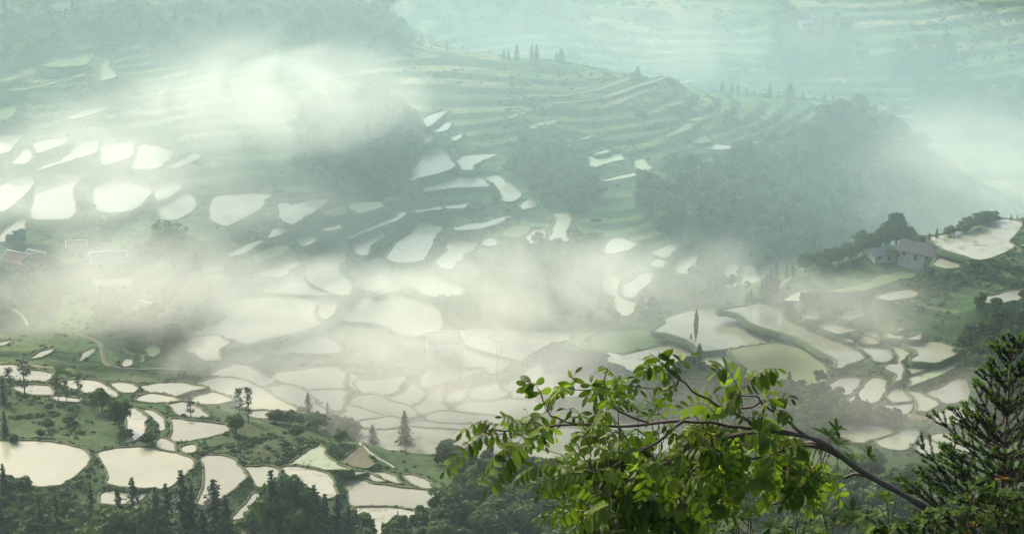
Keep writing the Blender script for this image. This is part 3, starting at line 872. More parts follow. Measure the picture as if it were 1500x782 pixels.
# the risers are left to scrub
TINT = np.where((VV > 735)[..., None], TINT * 1.2, TINT)
TINT = np.where(((fr > 0.58) & (VV > 560))[..., None], np.array((0.017, 0.038, 0.013)), TINT)
TINT = np.where(wood[..., None], np.array((0.022, 0.042, 0.015)), TINT)
for bp, hw in BANKS:            # the banks are left to scrub as well
    x0, y0 = bp[:, :2].min(0) - 4; x1, y1 = bp[:, :2].max(0) + 4
    r0, r1 = np.searchsorted(vr, [y0, y1])
    m = (GX[r0:r1] > x0) & (GX[r0:r1] < x1)
    cols = np.where(m.any(0))[0]
    if len(cols) == 0: continue
    sub = (slice(r0, r1), slice(cols[0], cols[-1] + 1))
    d = np.full(GX[sub].shape, 1e9)
    for q in bp: d = np.minimum(d, (GX[sub] - q[0]) ** 2 + (GY[sub] - q[1]) ** 2)
    TINT[sub] = np.where((np.sqrt(d) < hw * 1.1)[..., None], np.array((0.018, 0.038, 0.013)), TINT[sub])
nearm = ((VV < 560) & ~wood) | ((px0 < 560) & (py0 > 540))
TINT = TINT * 0.8
TINT = np.where(nearm[..., None], np.array((0.036, 0.058, 0.018)) * (0.8 + 0.5 * fbm(GX * 0.06, GY * 0.06, 41, 3))[..., None], TINT)

# let every field into the hillside
num = GT * (1 / 36.0); den = np.full(GX.shape, 1 / 36.0)
flat = np.full(GX.shape, 1e9)
near_d = np.full(GX.shape, 1e9)
RAD = 11.0
for f in F:
    w = f['w']
    x0, y0 = w[:, :2].min(0) - RAD; x1, y1 = w[:, :2].max(0) + RAD
    r0, r1 = np.searchsorted(vr, [y0, y1])
    sub = (slice(r0, r1), slice(None))
    m = (GX[sub] > x0) & (GX[sub] < x1)
    cols = np.where(m.any(0))[0]
    if len(cols) == 0: continue
    sub = (slice(r0, r1), slice(cols[0], cols[-1] + 1))
    d = sdist(GX[sub], GY[sub], w[:, :2])
    dd = np.maximum(d, 0)
    wt = np.where(dd < RAD, (1 - dd / RAD).clip(0, 1) ** 2 / (dd + 0.8) ** 2, 0)
    num[sub] += wt * (f['z'] + 0.15); den[sub] += wt
    near_d[sub] = np.minimum(near_d[sub], d)
    fl = np.where(d < 0.55, f['z'] - 0.4, 1e9)
    flat[sub] = np.minimum(flat[sub], fl)
GZ = num / den
GZ = np.where(flat < 1e8, flat, GZ)
GZ = GZ + np.where(flat < 1e8, 0, fine * 0.25)

nr, nc = GX.shape
co = np.stack([GX, GY, GZ], -1).reshape(-1, 3)
ii = (np.arange(nr - 1)[:, None] * nc + np.arange(nc - 1)[None, :]).ravel()
quads = np.stack([ii, ii + 1, ii + nc + 1, ii + nc], 1)
gme = mesh_np('ground', co, quads, None, [MAT['ground']], smooth=False)
ca = gme.color_attributes.new('tint', 'FLOAT_COLOR', 'POINT')
cc = np.ones((nr * nc, 4), np.float32); cc[:, :3] = TINT.reshape(-1, 3)
ca.data.foreach_set('color', cc.ravel())
ground = obj('ground', gme)
tag(ground, 'green terraced hillsides and valley floor', None, None, 'structure')

def terr(x, y):
    """height of the finished ground (bilinear)"""
    x = np.atleast_1d(np.asarray(x, float)); y = np.atleast_1d(np.asarray(y, float))
    r = np.clip(np.searchsorted(vr, y) - 1, 0, nr - 2)
    fy = ((y - vr[r]) / (vr[r + 1] - vr[r])).clip(0, 1)
    u = x / np.maximum(y * CP + 85.0, 140.0)
    c = np.clip(np.searchsorted(uc, u) - 1, 0, nc - 2)
    fx = ((u - uc[c]) / (uc[c + 1] - uc[c])).clip(0, 1)
    return (GZ[r, c] * (1 - fx) + GZ[r, c + 1] * fx) * (1 - fy) + (GZ[r + 1, c] * (1 - fx) + GZ[r + 1, c + 1] * fx) * fy

def GRID_H(x, y):
    """smooth hillside, looked up on the grid"""
    r = np.clip(np.searchsorted(vr, y) - 1, 0, nr - 2)
    fy = ((y - vr[r]) / (vr[r + 1] - vr[r])).clip(0, 1)
    u = x / np.maximum(y * CP + 85.0, 140.0)
    c = np.clip(np.searchsorted(uc, u) - 1, 0, nc - 2)
    fx = ((u - uc[c]) / (uc[c + 1] - uc[c])).clip(0, 1)
    return (GB[r, c] * (1 - fx) + GB[r, c + 1] * fx) * (1 - fy) + (GB[r + 1, c] * (1 - fx) + GB[r + 1, c + 1] * fx) * fy

def ndist(x, y):
    r = np.clip(np.searchsorted(vr, y), 0, nr - 1)
    u = x / np.maximum(y * CP + 85.0, 140.0)
    c = np.clip(np.searchsorted(uc, u), 0, nc - 1)
    return near_d[r, c]

def on_ground(px, py):
    """point of the finished ground seen at a photo pixel"""
    a = (px - 750.0) / FPX; b = -(py - 391.0) / FPX
    ry = CP + b * SP; rz = -SP + b * CP
    ys = np.arange(440.0, 1240.0, 0.5)
    T = ys / ry
    X = a * T; Z = CAM_H + rz * T
    h = terr(X, ys)
    bl = Z < h
    k = int(bl.argmax()) if bl.any() else len(ys) - 1
    return np.array([X[k], ys[k], h[k]])

# ------------------------------------------------------------------ the fields: water or crop inside an earth bund
KM = {'w': 'water', 't': 'water_mud', 'tg': 'water_green', 'g': 'crop', 'y': 'crop_y', 'm': 'mud'}
for f in F:
    w = f['w']; c = w.mean(0)
    wet = f['kind'] in ('w', 't', 'tg')
    label, group = GROUPS[f['grp']]
    if not wet:
        label = {'m': 'bare tan plot', 'g': 'green crop plot', 'y': 'pale yellow-green crop plot'}[f['kind']] + label[label.index(' ', label.index('plot') if 'plot' in label else label.index('strip') if 'strip' in label else label.index('paddy')):]
        group = 'dry ' + group
    root = empty('flooded_paddy' if wet else 'crop_field', c)
    tag(root, f['label'] or label, 'paddy' if wet else 'field', None if f['label'] else group)
    n = len(w)
    p = w - c
    sur = mesh_py('water' if wet else 'crop', p, [tuple(range(n))], MAT[KM[f['kind']]])
    obj('water' if wet else 'crop', sur, root)
    # bund
    t = np.roll(p, -1, 0) - np.roll(p, 1, 0)
    nr2 = np.stack([t[:, 1], -t[:, 0]], 1); nr2 /= np.linalg.norm(nr2, axis=1, keepdims=True) + 1e-6
    wd = 0.32 + 0.35 * vnoise(w[:, 0] * 0.6, w[:, 1] * 0.6, 77)
    ht = (0.16 if wet else 0.10) + 0.18 * vnoise(w[:, 0] * 0.9, w[:, 1] * 0.9, 78)
    prof = [(-0.10 + 0 * wd, -0.25 + 0 * ht), (0.06 + 0 * wd, ht), (wd, ht * 1.05), (wd + 0.5, -0.5 + 0 * ht), (wd + 0.8, -1.3 + 0 * ht)]
    vs = []
    for o_, h_ in prof:
        q = p.copy(); q[:, :2] += nr2 * o_[:, None]; q[:, 2] = h_
        vs.append(q)
    V = np.concatenate(vs)
    idx = np.arange(n); nx = (idx + 1) % n
    qs = [np.stack([idx + k * n, idx + (k + 1) * n, nx + (k + 1) * n, nx + k * n], 1) for k in range(len(prof) - 1)]
    bme = mesh_np('bund', V, np.concatenate(qs), None, [MAT['bund_mud' if f['grp'] in ('valley', 'mist', 'left') else 'bund'], MAT['bank']])
    mi = np.zeros(4 * n, np.int32); mi[2 * n:] = 1
    bme.polygons.foreach_set('material_index', mi)
    obj('bund', bme, root)
    f['nrm'] = nr2; f['wd'] = wd
# ------------------------------------------------------------------ trees
MAT['leaf_dark'] = mk_leaf('conifer_needles', (0.006, 0.015, 0.007), (0.017, 0.033, 0.014), 0.12, scale=0.5)
MAT['leaf_mid'] = mk_leaf('broadleaf_foliage', (0.010, 0.025, 0.008), (0.048, 0.080, 0.019), 0.22, scale=0.4, vary=0.8)
MAT['leaf_yel'] = mk_leaf('young_bush_foliage', (0.028, 0.046, 0.011), (0.075, 0.088, 0.022), 0.28, scale=0.4)
MAT['leaf_bank'] = mk_leaf('bank_scrub', (0.012, 0.028, 0.008), (0.040, 0.068, 0.017), 0.2, scale=0.25, vary=0.7)
MAT['bark'] = mk_simple('tree_bark', (0.05, 0.04, 0.03), (0.10, 0.085, 0.065), 3.0)
UP = np.array([0, 0, 1.0])

def quads_from(cen, nrm, size, rs, aspect=0.75):
    """a leaf clump: one bent quad per centre, facing roughly along nrm"""
    n = len(cen)
    nrm = nrm / (np.linalg.norm(nrm, axis=1, keepdims=True) + 1e-9)
    a = rs.normal(size=(n, 3))
    u = np.cross(nrm, a); u /= np.linalg.norm(u, axis=1, keepdims=True) + 1e-9
    v = np.cross(nrm, u)
    s = (size * (0.6 + 0.8 * rs.random(n)))[:, None]
    p0 = cen - u * s; p1 = cen - v * s * aspect + nrm * s * 0.15; p2 = cen + u * s; p3 = cen + v * s * aspect - nrm * s * 0.15
    V = np.stack([p0, p1, p2, p3], 1).reshape(-1, 3)
    Q = np.arange(n * 4).reshape(-1, 4)
    return V, Q

def tube(path, rad, sides=6):
    path = np.asarray(path, float); n = len(path)
    V = []; 
    for i in range(n):
        t = path[min(i + 1, n - 1)] - path[max(i - 1, 0)]
        t = t / (np.linalg.norm(t) + 1e-9)
        a = np.array([1.0, 0, 0]) if abs(t[2]) > 0.8 else UP
        u = np.cross(t, a); u /= np.linalg.norm(u); w = np.cross(t, u)
        for k in range(sides):
            an = 2 * math.pi * k / sides
            V.append(path[i] + rad[i] * (math.cos(an) * u + math.sin(an) * w))
    Q = []
    for i in range(n - 1):
        for k in range(sides):
            k2 = (k + 1) % sides
            Q.append((i * sides + k, i * sides + k2, (i + 1) * sides + k2, (i + 1) * sides + k))
    V.append(path[-1]); V.append(path[0])
    T = [((n - 1) * sides + k, (n - 1) * sides + (k + 1) % sides, n * sides) for k in range(sides)]
    T += [((k + 1) % sides, k, n * sides + 1) for k in range(sides)]
    return np.array(V), np.array(Q), np.array(T)

def join(parts):
    V = []; Q = []; T = []; o = 0
    for p in parts:
        v, q = p[0], p[1]
        t = p[2] if len(p) > 2 else None
        V.append(v); Q.append(np.asarray(q).reshape(-1, 4) + o)
        if t is not None: T.append(np.asarray(t).reshape(-1, 3) + o)
        o += len(v)
    return np.concatenate(V), np.concatenate(Q), (np.concatenate(T) if T else None)

def broadleaf(seed, lobes=36, per=72, leaf=0.29, flat=0.8, mat='leaf_mid', wide=1.0):
    """about 7 m tall, crown about 6 m wide"""
    rs = np.random.default_rng(seed)
    H = 7.0
    cs = []
    while len(cs) < lobes:
        p = rs.uniform(-1, 1, 3)
        r = np.linalg.norm(p)
        if r < 1 and p[2] > -0.75 and r > 0.35: cs.append(p)
    cs = np.array(cs) * np.array([2.3 * wide, 2.3 * wide, 2.0 * flat]) + np.array([0, 0, 4.6])
    cs[:, :2] += rs.normal(0, 0.25, (lobes, 2))
    limbs = [tube([(0, 0, -0.6), (0.1, 0.05, 1.2), (0.0, 0.1, 2.6), (0.15, 0, 4.2)], [0.26, 0.2, 0.16, 0.08])]
    for c in cs[::4]:
        limbs.append(tube([(0, 0, 2.0 + rs.random()), (c * 0.5 + np.array([0, 0, 1.2])), c], [0.11, 0.07, 0.02], 4))
    C = []; N = []; S = []
    for c in cs:
        rr = rs.uniform(0.55, 1.25)
        d = rs.normal(size=(per, 3)); d /= np.linalg.norm(d, axis=1, keepdims=True)
        d[:, 2] = np.where(d[:, 2] < -0.3, -d[:, 2], d[:, 2])
        q = c + d * rr * rs.uniform(0.6, 1.05, (per, 1)) * np.array([1, 1, 0.75])
        C.append(q); N.append(d + rs.normal(0, 0.55, (per, 3)) + UP * 0.4)
    C = np.concatenate(C); N = np.concatenate(N)
    V, Q = quads_from(C, N, leaf, rs)
    tv, tq, tt = join(limbs)
    return mesh_np('crown', V, Q, None, [MAT[mat]]), mesh_np('trunk', tv, tq, tt, [MAT['bark']])

def conifer(seed, H=12.0, width=2.2, levels=24, bare=0.06, gap=0.15, mat='leaf_dark', droop=0.35, spread=1.0):
    rs = np.random.default_rng(seed)
    V = []; Q = []
    trunk = tube([(0, 0, -0.8), (0.05, 0, H * 0.4), (0, 0.05, H * 0.8), (0, 0, H)], [0.2, 0.15, 0.07, 0.02])
    C = []; N = []; S = []
    for i in range(levels):
        f = i / (levels - 1)
        z = H * (bare + (1 - bare) * f)
        L = width * (1 - f) ** 0.8 * (0.72 + 0.5 * rs.random()) + 0.18
        nb = rs.integers(6, 9)
        a0 = rs.random() * 6.28
        for b in range(nb):
            if rs.random() < gap: continue
            a = a0 + 6.283 * b / nb + rs.normal(0, 0.15)
            l = L * (0.7 + 0.5 * rs.random())
            d = np.array([math.cos(a), math.sin(a), 0])
            for k in range(4):
                s = (k + 0.6) / 4
                c = d * l * s + np.array([0, 0, z - droop * l * s * s + 0.12 * l * s])
                c = c + rs.normal(0, 0.06, 3)
                C.append(c); N.append(UP * 0.9 + d * 0.35 + rs.normal(0, 0.4, 3)); S.append(0.20 + 0.16 * l / max(width, 0.1) * 2.0 * (1.1 - s * 0.5))
    C = np.array(C); N = np.array(N); S = np.array(S) * spread
    V, Q = quads_from(C, N, S, rs, 0.6)
    return mesh_np('crown', V, Q, None, [MAT[mat]]), mesh_np('trunk', *trunk, [MAT['bark']])

def pine(seed, H=10.0):
    """slender pine: bare lower stem, ragged tufts above"""
    rs = np.random.default_rng(seed)
    trunk = tube([(0, 0, -0.8), (0.1, 0, H * 0.35), (-0.05, 0.1, H * 0.7), (0.05, 0, H * 0.98)], [0.19, 0.14, 0.09, 0.03])
    C = []; N = []
    for i in range(22):
        f = rs.uniform(0.28, 1.0)
        z = H * f
        a = rs.random() * 6.28
        l = (0.5 + 1.35 * (1 - f) ** 0.6) * rs.uniform(0.4, 1.0)
        c = np.array([math.cos(a) * l, math.sin(a) * l, z])
        for k in range(26):
            C.append(c + rs.normal(0, 1, 3) * np.array([0.45, 0.45, 0.28])); N.append(UP + rs.normal(0, 0.6, 3))
    V, Q = quads_from(np.array(C), np.array(N), 0.27, rs, 0.6)
    return mesh_np('crown', V, Q, None, [MAT['leaf_dark']]), mesh_np('trunk', *trunk, [MAT['bark']])

def poplar(seed, H=12.0):
    rs = np.random.default_rng(seed)
    trunk = tube([(0, 0, -0.8), (0.05, 0, H * 0.3), (-0.05, 0.05, H * 0.6), (0, 0, H * 0.9)], [0.2, 0.15, 0.09, 0.03])
    n = 1300
    f = rs.random(n) ** 0.9
    z = H * (0.16 + 0.84 * f)
    r = 0.95 * np.sin(np.clip(f * 0.93 + 0.07, 0, 1) * math.pi) ** 0.7 * (0.75 + 0.4 * vnoise(f * 9, f * 0, 3))
    a = rs.random(n) * 6.28
    q = np.sqrt(rs.random(n)) * r
    C = np.stack([np.cos(a) * q, np.sin(a) * q, z], 1)
    N = np.stack([np.cos(a), np.sin(a), 0.3 + 0 * a], 1) + rs.normal(0, 0.5, (n, 3))
    V, Q = quads_from(C, N, 0.26, rs)
    return mesh_np('crown', V, Q, None, [MAT['leaf_dark']]), mesh_np('trunk', *trunk, [MAT['bark']])

PROTO = {
 'broad': [broadleaf(s, wide=w_, flat=f_) for s, w_, f_ in ((1, 1.0, 0.9), (2, 1.15, 0.75), (3, 0.85, 1.1), (4, 1.0, 1.0))],
 'bush': [broadleaf(s, 14, 40, 0.5, 0.7, 'leaf_yel', 1.1) for s in (11, 12, 13)],
 'conifer': [conifer(s, 12.0, w_, 26) for s, w_ in ((21, 2.0), (22, 2.5), (23, 1.7))],
 'cypress': [conifer(s, 12.0, w_, 22, 0.05, 0.1, droop=-0.3) for s, w_ in ((31, 1.7), (32, 2.1))],
 'pine': [pine(s) for s in (41, 42, 43)],
 'poplar': [poplar(s) for s in (51,)],
}
PH = {'broad': 7.3, 'bush': 7.0, 'conifer': 12.0, 'cypress': 12.0, 'pine': 10.2, 'poplar': 12.0}
TNAME = {'broad': 'broadleaf_tree', 'bush': 'leafy_bush', 'conifer': 'conifer_tree', 'cypress': 'cypress_tree', 'pine': 'pine_tree', 'poplar': 'poplar_tree'}
TCAT = {'broad': 'tree', 'bush': 'bush', 'conifer': 'conifer', 'cypress': 'cypress', 'pine': 'pine', 'poplar': 'poplar'}
_cnt = [0]
def tree(kind, pos, height, label, group=None, wide=1.0, var=None, rs=random):
    cr, tr = PROTO[kind][(_cnt[0] if var is None else var) % len(PROTO[kind])]
    _cnt[0] += 1
    s = height / PH[kind]
    e = empty(TNAME[kind], pos, rs.random() * 6.28)
    e.scale = (s * wide, s * wide, s)
    tag(e, label, TCAT[kind], group)
    obj('crown', cr, e); obj('trunk', tr, e)
    return e

def tree_px(kind, px, base, top, label, group=None, wide=1.0, var=None):
    p = on_ground(px, base)
    h = (base - top) * scale_at(px, base, p[1]) / math.cos(R(20)) * 0.97
    if kind in ('broad', 'bush'):          # low-branched: the crown starts near the ground
        p = p - np.array([0, 0, 0.30 * h]); h *= 1.30; wide /= 1.12
    return tree(kind, p, h, label, group, wide, var)

# single trees of the pine knoll
for kind, px, b, t_, lab, grp, wd in [
 ('pine', 37, 583, 525, 'taller of two ragged pines between the small paddies at the knoll end', None, 1.1),
 ('pine', 15, 580, 537, 'shorter ragged pine next to the tallest knoll pine', None, 1.1),
 ('conifer', 5, 592, 548, 'dark conifer at the frame edge on the pine knoll', None, 1.2),
 ('conifer', 8, 640, 600, 'dark bushy conifer low on the grassy knoll', None, 1.5),
 ('pine', 86, 590, 553, 'dark pine on the crest of the grassy knoll', 'pines on the knoll crest', 1.1),
 ('pine', 98, 590, 557, 'dark pine on the crest of the grassy knoll', 'pines on the knoll crest', 1.1),
 ('pine', 116, 588, 549, 'slim pine before the speckled muddy paddy', None, 0.9),
 ('broad', 150, 602, 568, 'round dark tree before the speckled muddy paddy', None, 1.1),
 ('broad', 174, 628, 578, 'dark dense tree beside the muddy crescent paddy', None, 0.75),
 ('pine', 280, 612, 581, 'lone dark pine on the bank of a paddy', None, 1.3),
 ('pine', 351, 612, 566, 'slender pine, left one of a close pair', None, 0.9),
 ('pine', 364, 620, 566, 'slender pine with a bare stem, right one of a close pair', None, 0.9),
 ('broad', 345, 634, 604, 'dark dense bush under the pair of slender pines', None, 0.9),
 ('conifer', 452, 612, 574, 'pointed conifer behind the clump of round bushes', None, 1.3),
 ('conifer', 480, 618, 588, 'smaller pointed conifer beside the round bushes', None, 1.3),
 ('conifer', 593, 650, 600, 'tall dark conifer beside the brown stubble field', None, 1.5),
 ('conifer', 546, 650, 621, 'pair of small dark conifers seen as one beside the canal', None, 1.9),
 ('conifer', 583, 770, 748, 'small conifer before the stubbled paddy', None, 1.2),
 ]:
    tree_px(kind, px, b, t_, lab, grp, wd)
for px, b, t_, wd in ((404, 620, 600, 1.5), (425, 622, 600, 1.4), (445, 624, 603, 1.5), (465, 630, 602, 1.4), (490, 635, 608, 1.5), (506, 640, 612, 1.4), (520, 636, 618, 1.3), (435, 640, 622, 1.2), (498, 650, 628, 1.3)):
    tree_px('broad', px, b, t_, 'low round bush in the clump on the knoll shoulder', 'round bushes on the knoll shoulder', wd)
for px, b, t_, wd in ((70, 628, 612, 1.3), (100, 622, 607, 1.5), (72, 602, 590, 1.2), (20, 650, 636, 1.3), (190, 642, 628, 1.2), (215, 652, 634, 1.2), (222, 648, 634, 1.2), (60, 640, 628, 1.4)):
    tree_px('broad', px, b, t_, 'dark low bush on the grass of the pine knoll', 'dark bushes on the knoll', wd)
# dark forest edge along the bottom
for px, b, t_, wd in ((8, 745, 680, 0.9), (137, 800, 706, 0.55), (198, 790, 698, 0.9), (176, 790, 712, 0.9), (232, 820, 712, 0.75), (248, 822, 706, 0.75), (271, 812, 686, 0.9), (285, 815, 708, 0.8), (318, 822, 700, 1.0), (335, 832, 722, 0.9),
                      (401, 818, 687, 0.8), (463, 820, 708, 0.9), (478, 826, 722, 0.9), (496, 824, 722, 0.9), (512, 830, 740, 0.8), (60, 790, 722, 0.7), (86, 800, 724, 0.6), (600, 800, 765, 1.0), (222, 815, 735, 0.8), (300, 830, 745, 0.9), (428, 830, 738, 0.9)):
    tree_px('conifer', px, b, t_ - 3, 'dark pointed conifer in the forest below the ponds', 'conifers below the ponds', wd * 1.45)
tree_px('broad', 181, 830, 726, 'big round deciduous tree among the dark conifers', None, 0.95, 0)
tree_px('broad', 416, 815, 690, 'big leafy tree before the brown muddy paddy', None, 0.85, 2)
tree_px('broad', 442, 822, 705, 'leafy tree leaning on the big leafy tree', None, 0.8, 3)
tree_px('bush', 268, 815, 769, 'yellow-green dome-shaped bush among dark conifers', None, 1.25)
tree_px('bush', 345, 822, 763, 'bright green bush beside the dark pointed conifer', None, 1.2)
tree_px('bush', 290, 818, 774, 'small yellow-green bush tucked beside the dome-shaped bush', None, 1.2)

def scatter_trees(kind, n, bnd, hpx, label, group, wide=(0.9, 1.25), ymax=850, mind=9, seed=1, rows=60):
    rs = random.Random(seed)
    bx = [b[0] for b in bnd]; by = [b[1] for b in bnd]
    done = []
    tries = 0
    while len(done) < n and tries < n * 40:
        tries += 1
        px = rs.uniform(bx[0], bx[-1])
        top = np.interp(px, bx, by) + rows * rs.random() ** 1.1
        h = rs.uniform(*hpx)
        base = min(top + h, ymax)
        if any((px - q[0]) ** 2 + (2.0 * (base - q[1])) ** 2 < mind ** 2 for q in done): continue
        done.append((px, base))
        tree_px(kind, px, base, base - h, label, group, rs.uniform(*wide))

scatter_trees('bush', 48, [(-30,715),(40,738),(90,752),(140,770)], (26, 40), 'yellow-green bush in the thicket below the rounded pond', 'bushes below the rounded pond', rows=75, seed=3)
scatter_trees('broad', 26, [(-30,690),(30,692),(60,708),(100,722),(135,738),(165,752)], (30, 46), 'dark leafy tree in the forest below the rounded pond', 'trees below the rounded pond', rows=35, seed=4)
scatter_trees('broad', 24, [(190,760),(300,765),(350,765),(380,730),(480,750),(530,765),(560,790)], (36, 52), 'leafy tree between the dark conifers of the lower forest', 'leafy trees between the conifers', rows=50, seed=5)
scatter_trees('broad', 60, [(560,782),(610,760),(645,715),(668,672),(700,664),(760,655),(800,668),(850,690),(900,700),(1000,745)], (32, 50), 'round leafy tree in the wood below the canal path', 'trees below the canal path', rows=85, seed=6, wide=(1.0, 1.35))
scatter_trees('broad', 34, [(1150,700),(1225,660),(1250,650),(1290,652),(1340,664),(1390,684),(1450,690),(1520,690)], (38, 58), 'dark leafy tree in the wood under the spur', 'trees under the spur', rows=95, seed=7, wide=(1.0, 1.3))
scatter_trees('broad', 16, [(640,642),(680,640),(720,650)], (14, 22), 'small bush on the slope below the stubble field', 'bushes below the stubble field', rows=28, seed=8)

# village and spur trees
tree_px('broad', 254, 396, 323, 'big round tree rising from the mist beside the village', None, 1.15, 0)
tree_px('broad', 225, 396, 352, 'leafy tree beside the big round village tree', 'trees by the big village tree', 1.1)
tree_px('broad', 284, 394, 350, 'leafy tree beside the big round village tree', 'trees by the big village tree', 1.1)
tree_px('broad', 124, 318, 290, 'small round tree among the left paddies', None, 1.0)
for px, b, t_ in ((78, 392, 366), (90, 385, 358), (62, 395, 372), (198, 400, 372), (30, 356, 335), (18, 360, 342), (70, 340, 325), (60, 432, 405), (55, 448, 420), (30, 425, 402)):
    tree_px('broad', px, b, t_, 'misty leafy tree between the village roofs', 'trees between the village roofs', 1.2)
tree_px('bush', 58, 450, 428, 'pale yellow-green bush below the village', None, 1.0)
tree_px('poplar', 1019, 503, 452, 'tall slim poplar before the wide pale paddy', None, 0.9)
tree_px('poplar', 1024, 538, 502, 'shorter dark tree at the foot of the poplar', None, 1.5)
tree_px('poplar', 1012, 500, 488, 'tiny tree beside the poplar stem', None, 1.4)
tree_px('broad', 1105, 484, 470, 'tiny tree on the bund between the two wide paddies', None, 0.7)
tree_px('broad', 1255, 500, 488, 'small tree standing in the stepped spur paddies', None, 1.4)
for px, b, t_, k in ((1312, 360, 312, 1.0), (1298, 366, 326, 1.1), (1328, 358, 330, 1.1), (1340, 365, 342, 1.2), (1265, 372, 337, 1.15), (1280, 374, 342, 1.1), (1245, 380, 352, 1.2), (1228, 388, 360, 1.1), (1212, 392, 364, 1.1), (1196, 394, 368, 1.1), (1180, 398, 366, 1.0), (1205, 400, 380, 1.2), (1325, 380, 360, 1.2), (1318, 384, 362, 1.1), (1334, 388, 368, 1.1), (1305, 382, 362, 1.2)):
    tree_px('broad', px, b, t_, 'leafy tree beside the farmhouse on the right hill', 'trees round the farmhouse', k)
for px, b, t_, k, kd in ((1345, 352, 333, 1.3, 'cypress'), (1361, 354, 341, 1.6, 'cypress'), (1372, 350, 334, 1.5, 'cypress'), (1405, 340, 330, 1.3, 'cypress'), (1481, 322, 314, 1.3, 'cypress'), (1490, 322, 314, 1.3, 'cypress')):
    tree_px(kd, px, b, t_, 'small pointed tree on the rim of the cream hilltop paddy', 'pointed trees on the hilltop rim', k)
for px, b, t_, k in ((1391, 346, 330, 1.4), (1420, 335, 316, 1.6), (1440, 330, 310, 1.7), (1455, 326, 310, 1.6), (1498, 322, 312, 1.3), (1410, 341, 325, 1.3)):
    tree_px('broad', px, b, t_, 'round bush on the rim of the cream hilltop paddy', 'round bushes on the hilltop rim', k)
for px, b, t_ in ((1122, 440, 402), (1128, 436, 394), (1136, 432, 386), (1152, 410, 384), (1161, 406, 384), (1116, 440, 410), (1100, 442, 424), (1094, 444, 428)):
    tree_px('cypress', px, b, t_, 'dark pointed tree at the tip of the right hill', 'pointed trees at the hill tip', 1.3)
tree_px('cypress', 1355, 400, 387, 'single small dark bush on the green slope field', None, 1.6)
tree_px('broad', 1498, 438, 424, 'bush beside the pointed paddy at the frame edge', None, 1.2)
# ridge crest
for px, b, t_, k in ((602, 64, 46, 1.0), (655, 76, 60, 1.0), (757, 90, 65, 1.1), (779, 91, 66, 0.9), (786, 91, 66, 1.0), (822, 92, 72, 1.2), (815, 92, 76, 1.1), (833, 93, 69, 1.3), (840, 93, 69, 1.2), (870, 97, 84, 1.4), (738, 90, 72, 1.0), (745, 90, 76, 1.1), (934, 115, 98, 2.0), (632, 72, 60, 1.0)):
    tree_px('cypress', px, b, t_, 'small cypress on the misty crest of the ridge', 'cypresses along the ridge crest', k * random.uniform(1.3, 2.1))
for px, b, t_, k in ((1058, 137, 120, 1.1), (1072, 138, 122, 1.2), (1081, 139, 122, 1.2), (1094, 140, 128, 1.2), (1105, 141, 130, 1.1), (1127, 146, 122, 1.0), (1140, 146, 134, 1.2), (1157, 146, 123, 1.5), (1176, 147, 136, 1.2), (1207, 152, 138, 1.6), (1220, 152, 140, 1.2), (1231, 152, 129, 1.2), (1245, 153, 132, 1.2), (1270, 158, 142, 1.2), (1278, 158, 138, 1.1)):
    tree_px('cypress', px, b, t_, 'small cypress on the shoulder of the ridge above the gorge', 'cypresses on the ridge shoulder', k * random.uniform(1.2, 2.0))
tree_px('bush', 938, 178, 160, 'pale blossoming bush alone on the ridge terraces', None, 1.1)

# ------------------------------------------------------------------ woods and scrub too dense to count
def clump(seed, n, size, mat, h=0.8):
    rs = np.random.default_rng(seed)
    d = rs.normal(size=(n, 3)); d /= np.linalg.norm(d, axis=1, keepdims=True); d[:, 2] = np.abs(d[:, 2])
    c = d * rs.uniform(0.45, 1.0, (n, 1)) * np.array([1, 1, h])
    V, Q = quads_from(c, d + rs.normal(0, 0.5, (n, 3)), size, rs)
    return mesh_np('clump', V, Q, None, [MAT[mat]])

def proto_obj(me):
    return bpy.data.objects.new('plant_shape', me)      # shape only, not placed in the scene

